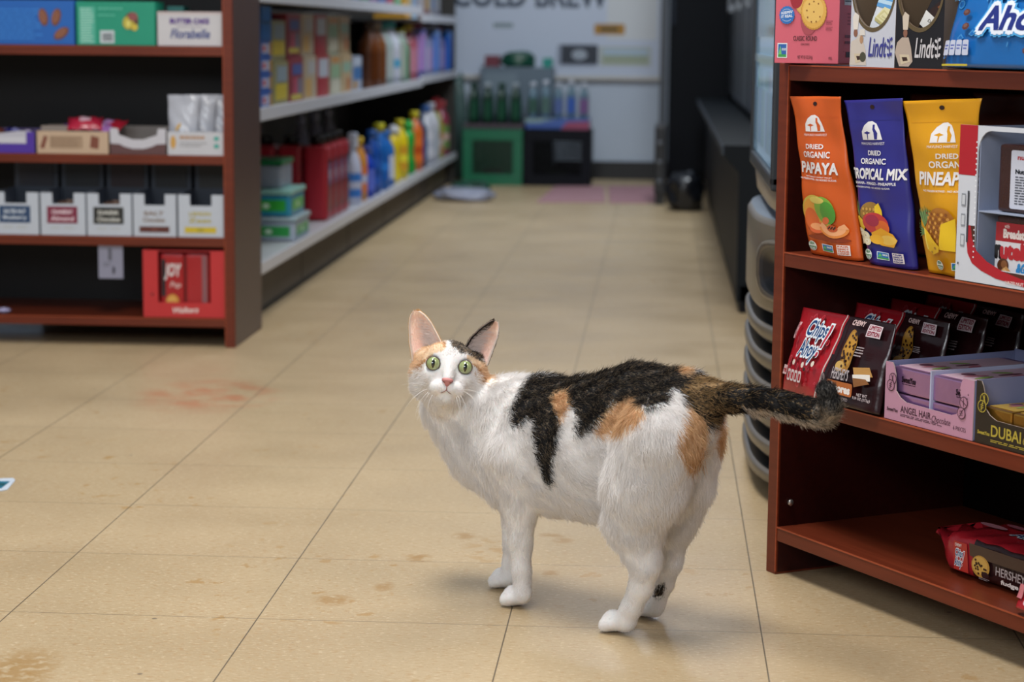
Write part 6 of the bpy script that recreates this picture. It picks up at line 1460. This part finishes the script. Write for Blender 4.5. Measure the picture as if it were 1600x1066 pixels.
        flip = np.sign(np.cross(G[1, 6]-G[0, 6], G[0, 7]-G[0, 6]) @ vw)
        for i in range(nV - 1):
            for j in range(nU - 1):
                qd = [ix(0, i, j), ix(0, i, j+1), ix(0, i+1, j+1), ix(0, i+1, j)]; EF.append(qd if flip < 0 else qd[::-1])
                qd = [ix(1, i, j), ix(1, i, j+1), ix(1, i+1, j+1), ix(1, i+1, j)]; EF.append(qd[::-1] if flip < 0 else qd)
        for i in range(nV - 1):
            EF.append([ix(0, i, 0), ix(0, i+1, 0), ix(1, i+1, 0), ix(1, i, 0)]); EF.append([ix(0, i+1, nU-1), ix(0, i, nU-1), ix(1, i, nU-1), ix(1, i+1, nU-1)])
        for j in range(nU - 1): EF.append([ix(0, nV-1, j), ix(0, nV-1, j+1), ix(1, nV-1, j+1), ix(1, nV-1, j)])
        ear_roots.append((inner, outer, nn, cols))
    AV = np.concatenate([V] + EV); AC = np.concatenate([vcol] + EC)
    AF = [tuple(f) for f in F.tolist()] + [tuple(f) for f in EF]
    # skin under the fur: pink nose leather region handled by its own part
    me = bpy.data.meshes.new('body'); me.from_pydata((O3 + AV @ W3).tolist(), [], AF)
    ca = me.color_attributes.new('Col', 'FLOAT_COLOR', 'POINT'); ca.data.foreach_set('color', np.concatenate([AC, np.ones((len(AC), 1))], 1).ravel())
    me.polygons.foreach_set('use_smooth', [True] * len(me.polygons))
    skin = mat('cat_undercoat', attr=True, rough=0.8, bscale=300, vary=0.05)
    b = skin.node_tree.nodes['Principled BSDF']; b.inputs['Subsurface Weight'].default_value = 0.25; b.inputs['Subsurface Radius'].default_value = (.01, .004, .003); b.inputs['Subsurface Scale'].default_value = 0.4
    me.materials.append(skin); me.validate()
    root = empty('cat', toW((0, 0, 0)).tolist())
    tag(root, 'calico cat in white, black and orange standing on the floor, head turned to the viewer', 'cat')
    body = bpy.data.objects.new('body', me); COL.objects.link(body); body.parent = root; body.matrix_parent_inverse = Matrix.Translation(-Vector(root.location))
    def child(mb, name, m, mw=None):
        o = mb.build(name, m); o.parent = root; o.matrix_parent_inverse = Matrix.Translation(-Vector(root.location)); return o
    # ---- fur strands
    NS = 330000
    cen = V[T1].mean(1)
    hm, hl = is_head(cen)
    dens = np.where(hm, 2.4, 1.0)
    legs = (cen[:, 2] < .10); dens = np.where(legs, 1.5, dens)
    pw = TA * dens; pw /= pw.sum()
    ti = RNG.choice(len(T1), NS, p=pw)
    r1 = np.sqrt(RNG.random(NS)); r2 = RNG.random(NS)
    Pp = V[T1[ti, 0]] * (1 - r1)[:, None] + V[T1[ti, 1]] * (r1 * (1 - r2))[:, None] + V[T1[ti, 2]] * (r1 * r2)[:, None]
    Nn = VN[T1[ti, 0]] * (1 - r1)[:, None] + VN[T1[ti, 1]] * (r1 * (1 - r2))[:, None] + VN[T1[ti, 2]] * (r1 * r2)[:, None]
    Nn /= np.linalg.norm(Nn, axis=1)[:, None] + 1e-9
    Wt = np.zeros(NS); FL = np.zeros((NS, 3)); LN = np.zeros(NS)
    for p in PR:
        d = np.abs(seg_d(Pp[:, 0], Pp[:, 1], Pp[:, 2], p)); w = np.exp(-d / .004) + 1e-12
        Wt += w; FL += w[:, None] * p[5]; LN += w * p[6]
    FL /= Wt[:, None]; LN /= Wt
    hm, hl = is_head(Pp)
    keep = np.ones(NS, bool)
    for sg in (-1, 1):
        keep &= ~(hm & (np.hypot(hl[:, 0] - sg*.0200, hl[:, 1]) < .0088) & (hl[:, 2] > -.018))
    keep &= ~(hm & (np.abs(hl[:, 0]) < .0062 - np.clip((-hl[:, 1] - .020), 0, 1) * .55) & (hl[:, 1] < -.0165) & (hl[:, 1] > -.0275) & (hl[:, 2] > .004))
    keep &= Pp[:, 2] > .0025
    Pp, Nn, FL, LN, hm, hl = Pp[keep], Nn[keep], FL[keep], LN[keep], hm[keep], hl[keep]; NS = len(Pp)
    LN = LN * RNG.uniform(.65, 1.15, NS)
    # shorter hair round the eyes and on the bridge of the nose
    for sg in (-1, 1):
        de = np.hypot(hl[:, 0] - sg*.0200, hl[:, 1]); LN = np.where(hm & (de < .018), LN * np.clip((de - .006) / .012, .35, 1), LN)
    tang = FL - Nn * (FL * Nn).sum(1)[:, None]; tang /= np.linalg.norm(tang, axis=1)[:, None] + 1e-9
    # clumps: low-frequency direction noise
    ph = np.stack([np.sin(Pp @ np.array(k) + o_) for k, o_ in (((210, 90, 160), 0), ((-120, 230, 90), 1.3), ((140, -160, 210), 2.1))], 1)
    rnd = RNG.normal(0, 1, (NS, 3)) * .20 + ph * .16
    lift = np.where(hm, .30, .38)[:, None]
    d0 = tang + Nn * lift + rnd; d0 /= np.linalg.norm(d0, axis=1)[:, None]
    d1 = tang + Nn * lift * .2 + rnd * 1.3 + np.array([0, 0, -.10]); d1 /= np.linalg.norm(d1, axis=1)[:, None]
    K4 = 4
    pts = np.zeros((NS, K4, 3)); pts[:, 0] = Pp - Nn * .0006
    for k in range(1, K4):
        f_ = k / (K4 - 1); dd = d0 * (1 - f_) + d1 * f_; pts[:, k] = pts[:, k-1] + dd * (LN / (K4 - 1))[:, None]
    pts[:, :, 2] = np.maximum(pts[:, :, 2], .0012)
    fc = pattern(Pp, Nn, 2.2, True, hm)
    # ear fur
    ep, ec, el = [], [], []
    for inner, outer, nn, cols in ear_roots:
        nV, nU, _ = inner.shape
        def bil(Gd, u, v):
            x = u * (nU - 1.001); y = v * (nV - 1.001); i = y.astype(int); j = x.astype(int); fx = (x - j)[:, None]; fy = (y - i)[:, None]
            return Gd[i, j]*(1-fx)*(1-fy) + Gd[i, j+1]*fx*(1-fy) + Gd[i+1, j]*(1-fx)*fy + Gd[i+1, j+1]*fx*fy
        vw = hd(0, 0, 1); up = hd(0, 1, 0)
        for kind, m in (('out', 5000), ('rim', 2600), ('tuft', 900), ('fuzz', 3600)):
            u = RNG.random(m); v = RNG.random(m)
            if kind == 'rim': u = np.where(RNG.random(m) < .5, u * .05, 1 - u * .05)
            if kind == 'tuft': v = RNG.beta(1.1, 2.0, m) * .85; u = (RNG.random(m) * .35 + .62) if cols == 'l' else RNG.random(m) * .35 + .03
            g_ = outer if kind == 'out' else inner
            p0 = bil(g_, u, v); nr = bil(nn, u, v)
            gu = bil(np.gradient(inner, axis=0), u, v); gu /= np.linalg.norm(gu, axis=1)[:, None] + 1e-9
            gx = bil(np.gradient(inner, axis=1), u, v); gx /= np.linalg.norm(gx, axis=1)[:, None] + 1e-9
            if kind == 'out': dr = gu - nr * .35; ln = .0035
            elif kind == 'rim': dr = gu * .8 + nr * .3 + gx * np.sign(u - .5)[:, None] * .8; ln = .0022
            elif kind == 'tuft': dr = gx * (-1.0 if cols == 'l' else 1.0) + nr * .35 + gu * .55; ln = .014
            else: dr = gu + nr * .25; ln = .0022
            dr = dr + RNG.normal(0, .18, (m, 3)); dr /= np.linalg.norm(dr, axis=1)[:, None]
            L_ = ln * RNG.uniform(.6, 1.2, m)
            st = np.stack([p0 + dr * (L_ * k / 3)[:, None] for k in range(4)], 1); ep.append(st)
            if kind == 'out':
                c_ = np.tile(LIN('#d8a871'), (m, 1)) if cols == 'l' else np.where((RNG.random(m) < .4)[:, None], LIN('#8a7863'), LIN('#2c2928'))
            elif kind == 'rim':
                c_ = np.tile(LIN('#f3ebe4'), (m, 1))
                if cols == 'r': dm = (u < .5) ; c_[dm] = LIN('#3a3431')
            elif kind == 'tuft': c_ = np.tile(LIN('#f3e9e4'), (m, 1))
            else:
                c_ = np.tile(LIN('#f6ddd0'), (m, 1))
                if cols == 'r': dm = (u < .26 + .1*np.sin(v*9)) & (RNG.random(m) < .8); c_[dm] = LIN('#4a413b')
            ec.append(c_)
    nE = sum(len(x) for x in ep)
    pts = np.concatenate([pts] + ep); fc = np.concatenate([fc] + ec); NS = len(pts)
    rad = np.tile(np.array([.00016, .00015, .00011, .00003]), (NS, 1)); rad[-nE:] *= .6
    hc = bpy.data.hair_curves.new('fur'); hc.add_curves([K4] * NS)
    hc.attributes['position'].data.foreach_set('vector', (O3 + pts.reshape(-1, 3) @ W3).astype(np.float32).ravel())
    ra_ = hc.attributes.get('radius') or hc.attributes.new('radius', 'FLOAT', 'POINT'); ra_.data.foreach_set('value', rad.astype(np.float32).ravel())
    cu = hc.attributes.new('furcol', 'FLOAT_COLOR', 'CURVE'); cu.data.foreach_set('color', np.concatenate([fc, np.ones((NS, 1))], 1).astype(np.float32).ravel())
    fm = bpy.data.materials.new('cat_fur'); fm.use_nodes = True; nt = fm.node_tree; bs = nt.nodes['Principled BSDF']
    an = nt.nodes.new('ShaderNodeAttribute'); an.attribute_name = 'furcol'; nt.links.new(an.outputs['Color'], bs.inputs['Base Color'])
    bs.inputs['Roughness'].default_value = .55; bs.inputs['Specular IOR Level'].default_value = .25
    tr = nt.nodes.new('ShaderNodeBsdfTranslucent'); nt.links.new(an.outputs['Color'], tr.inputs['Color'])
    ms = nt.nodes.new('ShaderNodeMixShader'); ms.inputs[0].default_value = .35
    nt.links.new(bs.outputs[0], ms.inputs[1]); nt.links.new(tr.outputs[0], ms.inputs[2]); nt.links.new(ms.outputs[0], nt.nodes['Material Output'].inputs['Surface'])
    hc.materials.append(fm)
    fo = bpy.data.objects.new('fur', hc); COL.objects.link(fo); fo.parent = body
    # ---- eyes
    eye_m = mat('cat_eye', attr=True, rough=0.04, coat=1.0, vary=0.02)
    rim_m = mat('eyelid_rim', '#4a3028', rough=0.4)
    for sgn, e in zip((-1, 1), eyes):
        ew = toW(e); mb = MB(); nr_, ns_ = 40, 48; Vv = []; Ff = []; Cc = []
        R_ = .0094
        for i in range(nr_ + 1):
            th = math.radians(100) * i / nr_
            for k in range(ns_):
                ph_ = 2 * math.pi * k / ns_
                bulge = R_ * (1 + .06 * max(0, math.cos(th)) ** 6)
                l = np.array([bulge * math.sin(th) * math.cos(ph_), bulge * math.sin(th) * math.sin(ph_), bulge * math.cos(th)])
                Vv.append((ew + l @ H3).tolist())
        for i in range(nr_):
            for k in range(ns_):
                k2 = (k+1) % ns_; Ff.append((i*ns_+k, (i+1)*ns_+k, (i+1)*ns_+k2, i*ns_+k2))
                th = math.radians(100) * (i + .5) / nr_; ph_ = 2*math.pi*(k+.5)/ns_; x = R_*math.sin(th)*math.cos(ph_); y = R_*math.sin(th)*math.sin(ph_); r = math.hypot(x, y)
                if (abs(x)/.0021)**1.6 + (abs(y)/.0058)**1.6 < 1: c = LIN('#08090a')
                elif r > .0081: c = LIN('#2a2a1c')
                else:
                    g = r / .0081; c = LIN('#b0b884')*(1-g) + LIN('#8c9a60')*g; c = c * (1 + .12*math.sin(ph_*23)+.05*math.sin(ph_*51+i))
                    if g > .9: c = c*.75
                Cc.append(tuple(np.clip(c, 0, 1)) + (1.0,))
        mb.add(Vv, Ff, Cc, 0, True)
        child(mb, 'eye', eye_m)
        mb = MB(); ring = []
        for k in range(33):
            a = 2*math.pi*k/32; rx = .0083; ring.append((ew + np.array([rx*math.cos(a), rx*.98*math.sin(a) + .0002, .0042]) @ H3).tolist())
        mb.tube(ring, .00062, '#33231e', 6); o = child(mb, 'eyelid', rim_m); tag(o, 'dark eyelid rim')
    # ---- nose and mouth
    nm = mat('nose_leather', '#c98480', rough=0.5, bump=.4, bscale=900)
    def hW(x, y, w): return (np.array(E0) + np.array([x, y, w]) @ H3).tolist()
    mb = MB(); prof = [(-.0066, -.0178), (-.0050, -.0166), (-.0018, -.0160), (.0018, -.0160), (.0050, -.0166), (.0066, -.0178), (.0060, -.0198), (.0036, -.0225), (.0016, -.0254), (0, -.0268), (-.0016, -.0254), (-.0036, -.0225), (-.0060, -.0198)]
    cx_, cy_ = 0, -.0200; Vv = []; Ff = []; rings = [1.0, .92, .7, .4]; dps = [.0040, .0090, .0112, .0118]
    for s_, dp in zip(rings, dps):
        for x, y in prof: Vv.append(hW(cx_ + (x-cx_)*s_*1.12, cy_ + (y-cy_)*s_*1.15, dp + (y + .02) * .25))
    Vv.append(hW(cx_, cy_, .0120)); m_ = len(prof)
    for i in range(3):
        for k in range(m_): k2 = (k+1) % m_; Ff.append((i*m_+k2, i*m_+k, (i+1)*m_+k, (i+1)*m_+k2))
    for k in range(m_): Ff.append((3*m_+(k+1) % m_, 3*m_+k, 4*m_))
    mb.add(Vv, Ff, '#d98d86', 0, True)
    o = child(mb, 'nose', nm); tag(o, 'pink nose')
    mb = MB()
    for sgn in (-1, 1):
        mb.tube([hW(sgn*.0030, -.0213, .0112), hW(sgn*.0046, -.0206, .0098), hW(sgn*.0068, -.0192, .0066)], [.0005, .0008, .0005], '#6e3c38', 6)
    mb.tube([hW(0, -.0262, .0106), hW(0, -.0285, .0104), hW(0, -.0308, .0088)], [.0006, .0005, .0005], '#a0655f', 6)
    for sgn in (-1, 1):
        mb.tube([hW(0, -.0308, .0088), hW(sgn*.0025, -.0328, .0080), hW(sgn*.0052, -.0345, .0058), hW(sgn*.0075, -.0352, .0020)], [.0004, .0005, .0004, .0002], '#8d6662', 6)
    child(mb, 'mouth', mat('mouth_line', attr=True, rough=.7))
    # ---- whiskers
    mb = MB()
    def wh(pts_, w0, w1):
        P = []
        for k, (x, y) in enumerate(pts_):
            w = w0 + (w1 - w0) * k / (len(pts_) - 1); d = ray(x, y)
            Q = CAM_P + d * ((Vector(E0) + hw * w - CAM_P).dot(hw) / d.dot(hw)); P.append(Q)
        # quadratic through the three
        C = [P[0]*(1-t)*(1-2*t) + P[1]*4*t*(1-t) + P[2]*t*(2*t-1) for t in [i/9 for i in range(10)]]
        mb.tube(C, [.00022*(1 - i/10.5) for i in range(10)], '#f4f1ee', 5)
    for pts_ in ([(667, 600), (650, 598), (628, 602)], [(667, 608), (648, 620), (632, 640)], [(669, 613), (655, 630), (649, 652)], [(671, 614), (660, 633), (651, 660)], [(676, 617), (669, 634), (668, 655)], [(664, 604), (655, 600), (640, 600)],
                 [(727, 609), (745, 613), (763, 625)], [(729, 615), (741, 626), (750, 648)], [(719, 618), (727, 634), (730, 652)], [(715, 619), (719, 634), (712, 660)], [(713, 620), (716, 632), (718, 640)], [(724, 612), (738, 620), (747, 636)]):
        wh(pts_, .006, .012)
    child(mb, 'whiskers', mat('whisker', '#f4f1ee', rough=.4))
    return root
build_cat()
